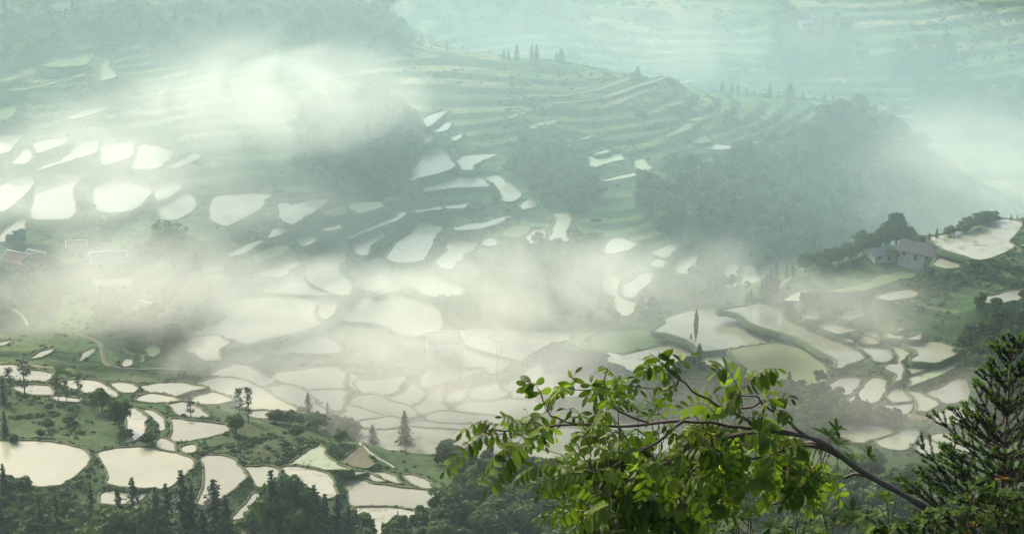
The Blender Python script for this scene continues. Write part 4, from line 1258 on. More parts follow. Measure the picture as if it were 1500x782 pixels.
def scatter_obj(name, pts_, sc, rot, idx, protos, label):
    me = bpy.data.meshes.new(name)
    me.vertices.add(len(pts_))
    me.vertices.foreach_set('co', np.asarray(pts_, np.float32).ravel())
    for nm, ty, ar in (('sc', 'FLOAT_VECTOR', sc), ('rot', 'FLOAT', rot), ('idx', 'INT', idx)):
        a = me.attributes.new(nm, ty, 'POINT')
        if ty == 'FLOAT_VECTOR': a.data.foreach_set('vector', np.asarray(ar, np.float32).ravel())
        else: a.data.foreach_set('value', np.asarray(ar, np.float32 if ty == 'FLOAT' else np.int32))
    me.update()
    o = obj(name, me)
    tag(o, label, None, None, 'stuff')
    ng = bpy.data.node_groups.new(name, 'GeometryNodeTree')
    ng.interface.new_socket('Geometry', in_out='INPUT', socket_type='NodeSocketGeometry')
    ng.interface.new_socket('Geometry', in_out='OUTPUT', socket_type='NodeSocketGeometry')
    N, L = ng.nodes, ng.links
    gi = N.new('NodeGroupInput'); go = N.new('NodeGroupOutput'); jn = N.new('GeometryNodeJoinGeometry')
    def attr(nm, ty):
        a = N.new('GeometryNodeInputNamedAttribute'); a.data_type = ty
        a.inputs['Name'].default_value = nm
        return a.outputs['Attribute']
    cx = N.new('ShaderNodeCombineXYZ'); L.new(attr('rot', 'FLOAT'), cx.inputs[2])
    for i, p in enumerate(protos):
        oi = N.new('GeometryNodeObjectInfo'); oi.inputs['Object'].default_value = p
        ip = N.new('GeometryNodeInstanceOnPoints')
        cmpn = N.new('FunctionNodeCompare'); cmpn.data_type = 'INT'; cmpn.operation = 'EQUAL'
        L.new(attr('idx', 'INT'), cmpn.inputs[2]); cmpn.inputs[3].default_value = i
        L.new(gi.outputs[0], ip.inputs['Points']); L.new(cmpn.outputs[0], ip.inputs['Selection'])
        L.new(oi.outputs['Geometry'], ip.inputs['Instance'])
        L.new(cx.outputs[0], ip.inputs['Rotation']); L.new(attr('sc', 'FLOAT_VECTOR'), ip.inputs['Scale'])
        L.new(ip.outputs[0], jn.inputs[0])
    L.new(jn.outputs[0], go.inputs[0])
    md = o.modifiers.new('scatter', 'NODES'); md.node_group = ng
    return o

# woods
wp = [proto_obj(broadleaf(s, 16, 22, 0.72, f_, 'leaf_mid', w_)[0]) for s, f_, w_ in ((61, 0.9, 1.0), (62, 0.75, 1.15), (63, 1.05, 0.85))] + [proto_obj(conifer(64, 9.0, 1.9, 14, spread=1.6)[0])]
rs = np.random.default_rng(5)
PT = []
DENS = {'hill': 620, 'flank': 260, 'gorge': 900, 'grove': 110, 'centre': 330, 'village': 60, 'village2': 45, 'far1': 90, 'far2': 50, 'far3': 110, 'far4': 110, 'spurface': 420, 'right': 160, 'lower': 260, 'lowmid': 420}
for k, poly in WOOD.items():
    pl = np.array(poly, float)
    lo, hi = pl.min(0), pl.max(0)
    got = 0; tr = 0
    while got < DENS[k] and tr < 12:
        tr += 1
        q = rs.uniform(lo, hi, (DENS[k] * 2, 2))
        jx = 14 * (vnoise(q[:, 0] * 0.05, q[:, 1] * 0.05, 5) - 0.5); jy = 14 * (vnoise(q[:, 0] * 0.05, q[:, 1] * 0.05, 6) - 0.5)
        q = q[in_poly(q[:, 0] + jx, q[:, 1] + jy, pl)]
        g = ground_at(q[:, 0], q[:, 1])
        ok = (ndist(g[:, 0], g[:, 1]) > 1.6) & (g[:, 1] < 1190)
        g = g[ok][:DENS[k] - got]
        got += len(g)
        small = k in ('centre', 'spurface', 'right', 'grove')
        s = rs.uniform(0.35, 0.75, len(g)) if small else rs.uniform(0.4, 0.75, len(g)) * np.where(rs.random(len(g)) < 0.3, 1.6, 1.0)
        PT.append(np.concatenate([g[:, :2], s[:, None]], 1))
PT = np.concatenate(PT)
z = terr(PT[:, 0], PT[:, 1]) - 0.6 * PT[:, 2]
SCV = np.stack([PT[:, 2] * rs.uniform(0.9, 1.2, len(PT)), PT[:, 2] * rs.uniform(0.9, 1.2, len(PT)), PT[:, 2]], 1)
scatter_obj('woodland', np.stack([PT[:, 0], PT[:, 1], z], 1), SCV, rs.random(len(PT)) * 6.28, rs.choice(4, len(PT), p=[0.34, 0.33, 0.28, 0.05]), wp, 'dense mixed wood covering the hillsides and the gorge')

# scrub and tall grass on the banks between the fields
cp = [proto_obj(clump(71, 46, 0.34, 'leaf_bank', 0.8)), proto_obj(clump(72, 46, 0.34, 'leaf_bank', 1.1)), proto_obj(clump(73, 40, 0.36, 'leaf_mid', 0.9))]
gz_y, gz_x = np.gradient(GZ)
dx = np.gradient(GX, axis=1); dy = np.gradient(GY, axis=0)
slope = np.sqrt((gz_x / dx) ** 2 + (gz_y / dy) ** 2)
gpx, gpy = to_px(GX, GY, GZ)
vis = inview & (gpx > -60) & (gpx < 1560) & (gpy > -40) & (gpy < 830) & (near_d > 0.75)
cell = np.abs(dx * dy)
prob = cell * (0.035 + 0.55 * sstep(0.22, 0.6, slope) + 0.16 * sstep(6, 1, near_d)) * np.where(VV > 900, 0.7, 1.0)
patch = fbm(GX * 0.05, GY * 0.05, 91, 3)
prob = prob * (0.08 + 2.2 * sstep(0.46, 0.66, patch)) * vis
sel = rng.random(GX.shape) < prob
X = GX[sel]; Y = GY[sel]; Z = GZ[sel]
n = len(X)
X = X + rng.uniform(-0.4, 0.4, n); Y = Y + rng.uniform(-0.4, 0.4, n)
s = rng.uniform(0.35, 0.95, n) * np.where(rng.random(n) < 0.08, 1.7, 1.0) * np.where(near_d[sel] < 1.6, 0.6, 1.0)
s = np.where(VV[sel] > 900, s * 1.5, s)
# tufts that overhang every bund and bank edge
ex = []
for f in F:
    w = f['w']; L = np.linalg.norm(np.roll(w, -1, 0) - w, axis=1)
    k = rng.poisson(L * (0.35 if f['grp'] in ('valley', 'mist') else 1.2 if w[:, 1].mean() < 640 else 0.7))
    for j in np.where(k > 0)[0]:
        for _ in range(min(k[j], 6)):
            o_ = f['wd'][j] + rng.uniform(-0.05, 1.3)
            b_ = w[j] + (w[(j + 1) % len(w)] - w[j]) * rng.random()
            ex.append((b_[0] + f['nrm'][j, 0] * o_, b_[1] + f['nrm'][j, 1] * o_, f['z'] + 0.12 - max(0, o_ - f['wd'][j]) * 0.8, rng.uniform(0.2, 0.6)))
for bp, hw in BANKS:
    L = np.linalg.norm(np.diff(bp, axis=0), axis=1)
    k = rng.poisson(L * hw * 1.2)
    for j in range(len(L)):
        for _ in range(min(k[j], 30)):
            q = bp[j] + (bp[j + 1] - bp[j]) * rng.random() + np.append(rng.uniform(-1, 1, 2) * hw * 0.95, 0)
            ex.append((q[0], q[1], -99.0, rng.uniform(0.45, 1.05)))
ex = np.array(ex)
dn = ndist(ex[:, 0], ex[:, 1]); ex = ex[(dn > 0.2) & ((ex[:, 2] > -50) | (dn > 0.7))]
ex[:, 2] = np.maximum(ex[:, 2], terr(ex[:, 0], ex[:, 1]))
X = np.concatenate([X, ex[:, 0]]); Y = np.concatenate([Y, ex[:, 1]]); Z = np.concatenate([Z, ex[:, 2]]); s = np.concatenate([s, ex[:, 3]]); n = len(X)
print('scrub', n, 'woods', len(PT))
scatter_obj('bank_scrub', np.stack([X, Y, Z - 0.15 * s], 1), np.stack([s * 1.2, s * 1.2, s], 1), rng.random(n) * 6.28, rng.choice(3, n, p=[0.45, 0.35, 0.2]), cp, 'scrub and tall grass on the banks between the fields')
# ------------------------------------------------------------------ road, paths
MAT['dirt'] = mk_simple('dirt_road', (0.095, 0.085, 0.055), (0.06, 0.06, 0.038), 0.6)
MAT['pale_path'] = mk_simple('pale_concrete_path', (0.24, 0.235, 0.20), (0.17, 0.17, 0.14), 0.8)
def ribbon(name, pix, width, m, label, lift=0.12):
    pix = np.array(pix, float)
    t = np.linspace(0, 1, len(pix)); tt_ = np.linspace(0, 1, len(pix) * 8)
    q = np.stack([np.interp(tt_, t, pix[:, k]) for k in (0, 1)], 1)
    for _ in range(3):
        q[1:-1] = 0.25 * q[:-2] + 0.5 * q[1:-1] + 0.25 * q[2:]
    g = ground_at(q[:, 0], q[:, 1])
    for _ in range(6):
        g[1:-1] = 0.25 * g[:-2] + 0.5 * g[1:-1] + 0.25 * g[2:]
    d = np.gradient(g[:, :2], axis=0); d /= np.linalg.norm(d, axis=1, keepdims=True) + 1e-9
    nrm = np.stack([-d[:, 1], d[:, 0]], 1)
    wv = width * (0.85 + 0.3 * vnoise(g[:, 0] * 0.3, g[:, 1] * 0.3, 4))
    l = g[:, :2] + nrm * wv[:, None] / 2; r = g[:, :2] - nrm * wv[:, None] / 2
    z = np.maximum(np.maximum(terr(l[:, 0], l[:, 1]), terr(r[:, 0], r[:, 1])), terr(g[:, 0], g[:, 1])) + lift
    for _ in range(4):
        z[1:-1] = np.maximum(z[1:-1], 0.25 * z[:-2] + 0.5 * z[1:-1] + 0.25 * z[2:])
    n = len(g)
    lo = l + nrm * 0.8; ro = r - nrm * 0.8
    V = np.concatenate([np.c_[lo, z - 1.0], np.c_[l, z], np.c_[g[:, :2], z + 0.05], np.c_[r, z], np.c_[ro, z - 1.0]])
    i = np.arange(n - 1)
    Q = np.concatenate([np.stack([i + k * n, i + (k + 1) * n, i + 1 + (k + 1) * n, i + 1 + k * n], 1) for k in range(4)])[:, ::-1]
    o = obj(name, mesh_np(name, V, Q, None, [m], smooth=True))
    tag(o, label, None, None, 'structure')
ribbon('dirt_road', [(108,490),(131,496),(147,504),(150,521),(156,534),(183,540),(262,542),(330,541),(380,546)], 1.2, MAT['dirt'], 'brown dirt road bending below the village')
ribbon('path', [(526,653),(536,663),(549,675),(578,688)], 0.6, MAT['pale_path'], 'white canal path down the bank of the tan field')
ribbon('canal_path', [(520,639),(557,648),(582,651),(613,652),(654,656)], 1.0, MAT['pale_path'], 'white canal path in front of the stubble field')
ribbon('footpath', [(18,452),(29,460),(36,467),(41,476)], 0.5, MAT['pale_path'], 'pale curved footpath below the village')
ribbon('farm_track', [(1130,432),(1140,420),(1165,408),(1200,398)], 2.2, MAT['dirt'], 'bare earth track at the tip of the right hill')

# ------------------------------------------------------------------ houses and poles
MAT['plaster'] = mk_simple('pale_plaster', (0.50, 0.48, 0.50), (0.40, 0.39, 0.40), 0.6)
MAT['cream_wall'] = mk_simple('cream_wall', (0.34, 0.32, 0.26), (0.24, 0.23, 0.19), 0.6)
MAT['brick_wall'] = mk_simple('reddish_wall', (0.36, 0.20, 0.16), (0.28, 0.16, 0.13), 0.8)
MAT['roof_dark'] = mk_simple('dark_tile_roof', (0.045, 0.040, 0.038), (0.085, 0.075, 0.070), 1.5, spec=0.05)
MAT['roof_grey'] = mk_simple('grey_tile_roof', (0.09, 0.095, 0.095), (0.14, 0.14, 0.14), 1.5, spec=0.05)
MAT['roof_red'] = mk_simple('reddish_tile_roof', (0.17, 0.10, 0.08), (0.12, 0.08, 0.065), 1.5, spec=0.05)
MAT['white_trim'] = mk_simple('white_trim', (0.55, 0.54, 0.50), (0.42, 0.42, 0.38), 1.0)
MAT['glass'] = mk_simple('dark_window', (0.02, 0.025, 0.03), (0.04, 0.045, 0.05), 0.5, rough=0.1, bump=0)
MAT['wood'] = mk_simple('weathered_wood', (0.10, 0.075, 0.05), (0.17, 0.13, 0.09), 2.0)
MAT['lower_wall'] = mk_simple('mossy_lower_wall', (0.16, 0.18, 0.13), (0.10, 0.13, 0.08), 0.5)

def boxv(x0, x1, y0, y1, z0, z1):
    V = np.array([(x0, y0, z0), (x1, y0, z0), (x1, y1, z0), (x0, y1, z0), (x0, y0, z1), (x1, y0, z1), (x1, y1, z1), (x0, y1, z1)], float)
    Q = np.array([(0, 3, 2, 1), (4, 5, 6, 7), (0, 1, 5, 4), (1, 2, 6, 5), (2, 3, 7, 6), (3, 0, 4, 7)])
    return V, Q

def part(name, boxes, m, parent):
    V, Q, _ = join([boxv(*b) for b in boxes])
    return obj(name, mesh_np(name, V, Q, None, [m]), parent)

def house(px, py, rot, L, D, h, rh, wall, roof, label, trim=True, flat=False, storeys=1, name='farmhouse'):
    p = on_ground(px, py)
    cs = [terr(p[0] + dx_, p[1] + dy_)[0] for dx_ in (-3, 0, 3) for dy_ in (-2, 0, 2)]
    e = empty(name, (p[0], p[1], min(p[2], float(np.median(cs)))), R(rot))
    tag(e, label, 'house')
    hx, hy = L / 2, D / 2
    if flat:
        part('lower_storey', [(-hx, hx, -hy, hy, -4.0, h * 0.45)], MAT['lower_wall'], e)
        part('wall', [(-hx - 0.15, hx + 0.15, -hy - 0.15, hy + 0.15, h * 0.45 + 0.003, h)], MAT[wall], e)
        r = part('roof', [(-hx - 0.5, hx + 0.5, -hy - 0.5, hy + 0.5, h + 0.003, h + 0.25)], MAT[roof], e)
        t_ = 0.3
        part('parapet', [(-hx - 0.5, hx + 0.5, hy + 0.2, hy + 0.5, h + 0.253, h + 0.5), (hx + 0.2, hx + 0.5, -hy - 0.5, hy + 0.197, h + 0.253, h + 0.5)], MAT['white_trim'], r)
    else:
        # walls with two gables
        V = [(-hx, -hy, -3), (hx, -hy, -3), (hx, hy, -3), (-hx, hy, -3), (-hx, -hy, h), (hx, -hy, h), (hx, hy, h), (-hx, hy, h), (-hx, 0, h + rh), (hx, 0, h + rh)]
        obj('wall', mesh_py('wall', V, [(0, 1, 5, 4), (2, 3, 7, 6), (1, 2, 6, 9, 5), (3, 0, 4, 8, 7), (3, 2, 1, 0)], MAT[wall]), e)
        ov = 0.7; k = rh / hy; th = 0.22
        V = []; 
        for sx in (-1, 1):
            x = sx * (hx + ov)
            V += [(x, -hy - ov, h - ov * k + 0.05), (x, 0, h + rh + 0.05), (x, hy + ov, h - ov * k + 0.05), (x, -hy - ov, h - ov * k + 0.05 + th), (x, 0, h + rh + 0.05 + th), (x, hy + ov, h - ov * k + 0.05 + th)]
        r = obj('roof', mesh_py('roof', V, [(3, 9, 10, 4), (4, 10, 11, 5), (0, 1, 7, 6), (1, 2, 8, 7), (0, 6, 9, 3), (2, 5, 11, 8), (0, 3, 4, 1), (1, 4, 5, 2), (6, 7, 10, 9), (7, 8, 11, 10)], MAT[roof]), e)
        if trim:
            part('ridge_cap', [(-hx - ov, hx + ov, -0.13, 0.13, h + rh + 0.2, h + rh + 0.4)], MAT['white_trim'], r)
            for sx in (-1, 1):
                for sy in (-1, 1):
                    a = np.array((sx * (hx + ov), 0, h + rh + 0.35)); b = np.array((sx * (hx + ov), sy * (hy + ov), h - ov * k + 0.35))
                    obj('verge_trim', mesh_np('verge_trim', *tube([a, b], [0.09, 0.09], 5), [MAT['white_trim']]), r)
    n = max(2, int(L / 3.2))
    for st in range(storeys):
        z = 0.9 + st * h / storeys
        fy = -hy - (0.15 if flat and z > h * 0.45 else 0)
        for i in range(n):
            x = -hx + L * (i + 0.5) / n
            if st == 0 and i == n // 2:
                d = part('door', [(x - 0.55, x + 0.55, fy - 0.06, fy - 0.003, 0, 2.1)], MAT['wood'], e)
                continue
            w = part('window', [(x - 0.6, x + 0.6, fy - 0.08, fy - 0.003, z, z + 1.25)], MAT['wood'], e)
            part('pane', [(x - 0.5, x + 0.5, fy - 0.1, fy - 0.083, z + 0.1, z + 1.15)], MAT['glass'], w)
    return e

house(652, 534, 8, 9.5, 7.5, 8.0, 0, 'plaster', 'roof_grey', 'pale two-storey house with a white-edged flat roof in the mist', flat=True, storeys=2)
house(842, 540, -14, 17.0, 9.0, 2.6, 2.6, 'brick_wall', 'roof_dark', 'long barn with a dark roof beside the green field', trim=False, name='barn')
house(1348, 380, -34, 11.0, 7.0, 2.3, 2.0, 'cream_wall', 'roof_dark', 'farmhouse with a dark roof and pale gable on the right hill', trim=False)
house(1290, 380, 20, 6.5, 4.5, 2.2, 1.3, 'cream_wall', 'roof_grey', 'small grey-roofed shed left of the dark roofed farmhouse', trim=False, name='shed')
house(28, 392, -28, 7.0, 6.0, 2.8, 1.8, 'brick_wall', 'roof_red', 'reddish gabled village house with white roof edges', name='village_house')
house(55, 388, -28, 5.5, 4.6, 2.5, 1.5, 'cream_wall', 'roof_grey', 'small grey village house beside the reddish gabled one', name='village_house')
house(113, 376, 10, 4.8, 4.4, 3.8, 1.0, 'brick_wall', 'roof_red', 'tall narrow reddish village house', name='village_house')
house(160, 392, 12, 9.5, 6.5, 2.8, 2.0, 'cream_wall', 'roof_grey', 'wide village house with a grey roof and white ridge', name='village_house')
house(166, 424, 4, 10.0, 4.0, 2.2, 0.8, 'cream_wall', 'pale_path', 'low pale-roofed building below the village houses', trim=False, name='village_house')
house(226, 470, -35, 8.5, 6.0, 2.8, 2.0, 'brick_wall', 'roof_grey', 'misty house with white roof edges below the village', name='village_house')
house(95, 22, 10, 7.0, 4.5, 2.8, 1.2, 'plaster', 'roof_grey', 'tiny pale house high in the wooded hill', trim=False, name='village_house')
house(1180, 40, 10, 6.0, 5.0, 4.5, 1.2, 'plaster', 'roof_grey', 'tiny pale house on the far side of the gorge', trim=False, name='hillside_house')

MAT['concrete'] = mk_simple('pole_concrete', (0.22, 0.22, 0.21), (0.30, 0.30, 0.28), 2.0)
for px, b, t_, twin, lab in ((731, 546, 497, True, 'twin power poles with crossarms in the valley paddies'), (678, 552, 516, False, 'single power pole beside the pale house')):
    p = on_ground(px, b)
    h = (b - t_) * scale_at(px, b, p[1]) / math.cos(R(20))
    e = empty('power_pole', p)
    tag(e, lab, 'power pole')
    xs = (-0.55, 0.55) if twin else (0.0,)
    for x in xs:
        obj('pole', mesh_np('pole', *tube([(x, 0, -1), (x, 0, h)], [0.17, 0.11], 8), [MAT['concrete']]), e)
    for z in (h * 0.93, h * 0.72):
        a = part('crossarm', [(-1.3, 1.3, -0.2, -0.12, z, z + 0.14)] if twin else [(-0.8, 0.8, -0.2, -0.12, z, z + 0.12)], MAT['concrete'], e)
        for x in ((-1.1, 0, 1.1) if twin else (-0.7, 0.7)):
            obj('insulator', mesh_np('insulator', *tube([(x, -0.16, z + 0.145), (x, -0.16, z + 0.4)], [0.07, 0.05], 6), [MAT['white_trim']]), a)
# ------------------------------------------------------------------ foreground: leaning tree, spruce, shrubs (about 9 m away)
MAT['fg_leaf'] = mk_leaf('pinnate_leaf', (0.014, 0.032, 0.007), (0.125, 0.175, 0.025), 0.40, (1.5, 1.75, 0.55), rough=0.55, scale=14.0, spec=0.14, vary=0.5)
MAT['fg_leaf2'] = mk_leaf('whorled_leaf', (0.015, 0.034, 0.009), (0.055, 0.095, 0.022), 0.3, (1.4, 1.6, 0.6), rough=0.6, scale=4.0, spec=0.06, vary=0.6)
MAT['fg_leaf3'] = mk_leaf('small_shrub_leaf', (0.014, 0.032, 0.008), (0.060, 0.095, 0.022), 0.3, (1.4, 1.6, 0.6), rough=0.7, scale=4.0, spec=0.04, vary=0.8)
MAT['red_leaf'] = mk_leaf('young_red_leaf', (0.07, 0.05, 0.018), (0.15, 0.085, 0.03), 0.4, (1.6, 1.2, 0.7), rough=0.4, scale=4.0, vary=0.8)
MAT['yel_leaf'] = mk_leaf('yellow_leaf', (0.20, 0.25, 0.02), (0.34, 0.36, 0.04), 0.45, (1.3, 1.3, 0.5), rough=0.45, scale=4.0, vary=0.5)
MAT['needle'] = mk_leaf('spruce_needle', (0.007, 0.016, 0.007), (0.017, 0.034, 0.012), 0.1, scale=6.0, rough=0.5, vary=0.4)
MAT['new_needle'] = mk_leaf('new_spruce_needle', (0.055, 0.11, 0.020), (0.10, 0.17, 0.035), 0.25, scale=6.0, rough=0.5, vary=0.4)
MAT['fg_bark'] = mk_simple('branch_bark', (0.060, 0.042, 0.032), (0.12, 0.088, 0.068), 14.0, bump=0.7, bd=0.01)
MAT['twig'] = mk_simple('twig_bark', (0.055, 0.040, 0.028), (0.10, 0.075, 0.05), 20.0, bump=0.4, bd=0.004)

def leaf_blade(L=1.0, W=0.42, fold=0.12, curl=0.18, m='fg_leaf', pts=((0.0, 0.0), (0.12, 0.55), (0.35, 0.95), (0.6, 1.0), (0.82, 0.7), (1.0, 0.0))):
    """leaf along +X, upper face +Z"""
    V = []; Q = []; T = []
    n = len(pts)
    for x, w in pts:
        z = -curl * x * x
        V += [(x * L, w * W / 2, z * L + fold * w * W), (x * L, 0, z * L), (x * L, -w * W / 2, z * L + fold * w * W)]
    for i in range(n - 1):
        a = i * 3
        Q += [(a, a + 1, a + 4, a + 3), (a + 1, a + 2, a + 5, a + 4)]
    return np.array(V, float), np.array(Q)

def frame(xa, za):
    """rotation with X along xa and Z near za"""
    x = xa / (np.linalg.norm(xa) + 1e-9)
    y = np.cross(za, x); ny = np.linalg.norm(y)
    if ny < 1e-4:
        y = np.cross(np.array([0.3, 0.9, 0.2]), x); ny = np.linalg.norm(y)
    y /= ny
    z = np.cross(x, y)
    return np.stack([x, y, z], 1)

def mat4(rot, loc, s):
    M = np.eye(4); M[:3, :3] = rot * s; M[:3, 3] = loc
    return M

def bez(p, n):
    """smooth polyline through points"""
    p = np.asarray(p, float)
    if len(p) == 2: return np.linspace(p[0], p[1], n)
    out = []
    m = len(p); per = max(2, n // (m - 1))
    for i in range(m - 1):
        p0, p1, p2, p3 = p[max(i - 1, 0)], p[i], p[i + 1], p[min(i + 2, m - 1)]
        for j in range(per):
            t = j / per
            out.append(0.5 * (2 * p1 + (p2 - p0) * t + (2 * p0 - 5 * p1 + 4 * p2 - p3) * t * t + (3 * p1 - p0 - 3 * p2 + p3) * t ** 3))
    out.append(p[-1])
    return np.array(out)

LEAFV = [leaf_blade(1.0, 0.42, f_, c_) for f_, c_ in ((0.10, 0.10), (0.16, 0.25), (0.05, 0.35))]
LEAFM = [mesh_np('leaflet', v_, q_, None, [MAT['fg_leaf']], True) for v_, q_ in LEAFV]
LEAFY = [mesh_np('leaflet', v_, q_, None, [MAT['yel_leaf']], True) for v_, q_ in LEAFV]

# --- leaning tree
fr_ = np.random.default_rng(101)
def g0(x, y):
    return float(terr(x, y)[0])
D0 = 9.0
root_xy = at(1650, 1000, 9.6)
zg = g0(root_xy[0], root_xy[1])
trunk_pts = [np.array([root_xy[0] + 0.05, root_xy[1], zg - 0.25]), np.array([root_xy[0], root_xy[1], zg + 0.5]), at(1600, 985, 9.5), at(1520, 868, 9.4), at(1424, 786, 9.3), at(1330, 728, 9.2), at(1262, 690, 9.1), at(1205, 648, 9.0), at(1165, 636, 8.98)]
lt = empty('leaning_tree', trunk_pts[0] + np.array([0, 0, 0.25]))
tag(lt, 'leaning tree with feathery pinnate leaves reaching across the valley view', 'tree')
ltw = np.array(lt.location)
BR = [   # photo polyline, depth at both ends, radius at both ends (m)
 ([(1165,636),(1102,627),(1062,621),(1019,616),(972,617),(900,621),(850,619),(795,624),(759,630),(730,628),(712,630),(694,637)], 8.98, 8.7, 0.0085, 0.002),
 ([(1180,638),(1113,626),(1087,612),(1059,597),(1026,579),(994,556),(977,542),(968,532)], 8.98, 8.8, 0.009, 0.002),
 ([(994,556),(984,566),(961,568),(939,568),(863,569),(824,569)], 8.85, 9.0, 0.005, 0.0018),
 ([(1192,644),(1174,633),(1152,615),(1123,594),(1102,577),(1076,581)], 9.0, 8.9, 0.008, 0.002),
 ([(1116,630),(1087,635),(1044,650),(1026,659),(990,671),(954,687),(922,702),(880,722)], 8.95, 8.5, 0.009, 0.002),
 ([(1113,626),(1120,588),(1102,594),(1044,601),(1005,612),(983,628)], 8.98, 9.1, 0.006, 0.002),
 ([(1210,652),(1185,648),(1152,645),(1102,648),(1073,653),(1020,668)], 9.05, 9.3, 0.010, 0.002),
 ([(1230,670),(1188,650),(1160,655),(1116,669),(1044,677),(986,686),(940,705)], 9.08, 9.0, 0.009, 0.002),
 ([(1275,697),(1250,698),(1214,705),(1170,723),(1134,738),(1090,760)], 9.12, 9.3, 0.008, 0.003),
 ([(950,618),(915,608),(893,590),(885,560),(890,540)], 8.8, 8.75, 0.005, 0.002),
 ([(850,619),(815,612),(800,590),(790,570)], 8.75, 8.7, 0.004, 0.0018),
 ([(870,620),(850,650),(842,690),(850,730)], 8.78, 8.6, 0.005, 0.002),
 ([(1000,617),(960,650),(920,670),(870,690),(830,690)], 8.85, 8.6, 0.007, 0.002),
 ([(1044,650),(1010,700),(960,740),(920,775)], 8.9, 8.7, 0.007, 0.002),
 ([(1152,645),(1120,690),(1080,720),(1040,760)], 9.05, 8.9, 0.007, 0.002),
 ([(795,624),(775,640),(765,660)], 8.72, 8.68, 0.003, 0.0015),
 ([(1123,594),(1140,585),(1150,590)], 8.95, 8.9, 0.003, 0.0015),
 ([(1076,581),(1085,570),(1100,560),(1115,552)], 8.9, 8.88, 0.003, 0.0015),
]
tp = bez(trunk_pts, 48)
trad = np.interp(np.linspace(0, 1, len(tp)), [0, 0.25, 0.55, 0.8, 1.0], [0.05, 0.028, 0.0155, 0.0115, 0.0095])
trad = trad * (1 + 0.10 * fr_.normal(size=len(tp)))
obj('trunk', mesh_np('trunk', *(lambda v_, q_, t_: (v_ - ltw, q_, t_))(*tube(tp, trad, 9)), [MAT['fg_bark']], True), lt)
SK = [tp[20:]]
for pl, d0, d1, r0, r1 in BR:
    n = len(pl)
    w = [at(x, y, d0 + (d1 - d0) * i / (n - 1)) for i, (x, y) in enumerate(pl)]
    b = bez(w, 8 * n)
    nz = fr_.normal(0, 0.012, b.shape); nz[[0, -1]] = 0
    for _ in range(6): nz[1:-1] = (nz[:-2] + nz[1:-1] + nz[2:]) / 3
    b = b + nz
    SK.append(b)
    v_, q_, t_ = tube(b, np.linspace(r0, r1, len(b)), 6)
    obj('branch', mesh_np('branch', v_ - ltw, q_, t_, [MAT['fg_bark']], True), lt)
SKP = np.concatenate(SK)

KEY = [  # leaves that stand free against the valley: base pixel, tip pixel
 ((738,634),(650,692)),((728,629),(676,634)),((756,648),(697,702)),((766,655),(714,716)),((776,650),(738,704)),((782,642),(768,694)),
 ((792,622),(735,611)),((800,600),(766,566)),((802,596),(812,566)),((795,606),(770,600)),((812,590),(822,570)),((842,569),(843,546)),
 ((852,612),(826,598)),((846,620),(833,612)),((856,622),(860,644)),((900,598),(884,536)),((898,566),(938,572)),((890,590),(866,560)),
 ((976,543),(944,547)),((976,543),(1012,521)),((984,556),(963,586)),((1084,574),(1046,546)),((1090,568),(1140,540)),((1100,562),(1136,556)),
 ((1126,592),(1160,584)),((1134,600),(1158,614)),
]
FREE = KEY + [((900,596),(905,560)),((904,600),(925,590)),((896,604),(868,606)),((888,600),(872,628)),((976,541),(985,519)),((976,541),(958,530)),((990,560),(975,600)),((1080,580),(1058,566)),((1084,576),(1078,556)),((1120,590),(1128,566)),((1080,578),(1062,590)),
 ((790,626),(780,652)),((812,622),(800,655)),((830,618),(815,642)),((770,632),(748,650)),((756,630),(720,648)),((905,560),(885,575)),((905,556),(920,585)),((885,560),(862,580))]
MASS = [(815,690),(850,660),(880,625),(910,600),(950,640),(1000,625),(1060,605),(1112,600),(1145,618),(1170,650),(1205,672),(1222,694),(1200,712),(1150,704),(1100,726),(1020,764),(960,790),(850,790),(838,745),(872,722),(812,706)]
items = [(b, t_, True) for b, t_ in KEY] + [(b, t_, False) for b, t_ in FREE[len(KEY):]]
mp_ = np.array(MASS, float)
while len(items) < 45 + 200:
    b = fr_.uniform(mp_.min(0), mp_.max(0))
    if not in_poly(np.array([b[0]]), np.array([b[1]]), MASS)[0]: continue
    a = fr_.uniform(0, 6.28)
    t_ = (b[0] + 62 * math.cos(a) - 18, b[1] + 40 * math.sin(a) + 22)
    items.append((tuple(b), t_, False))

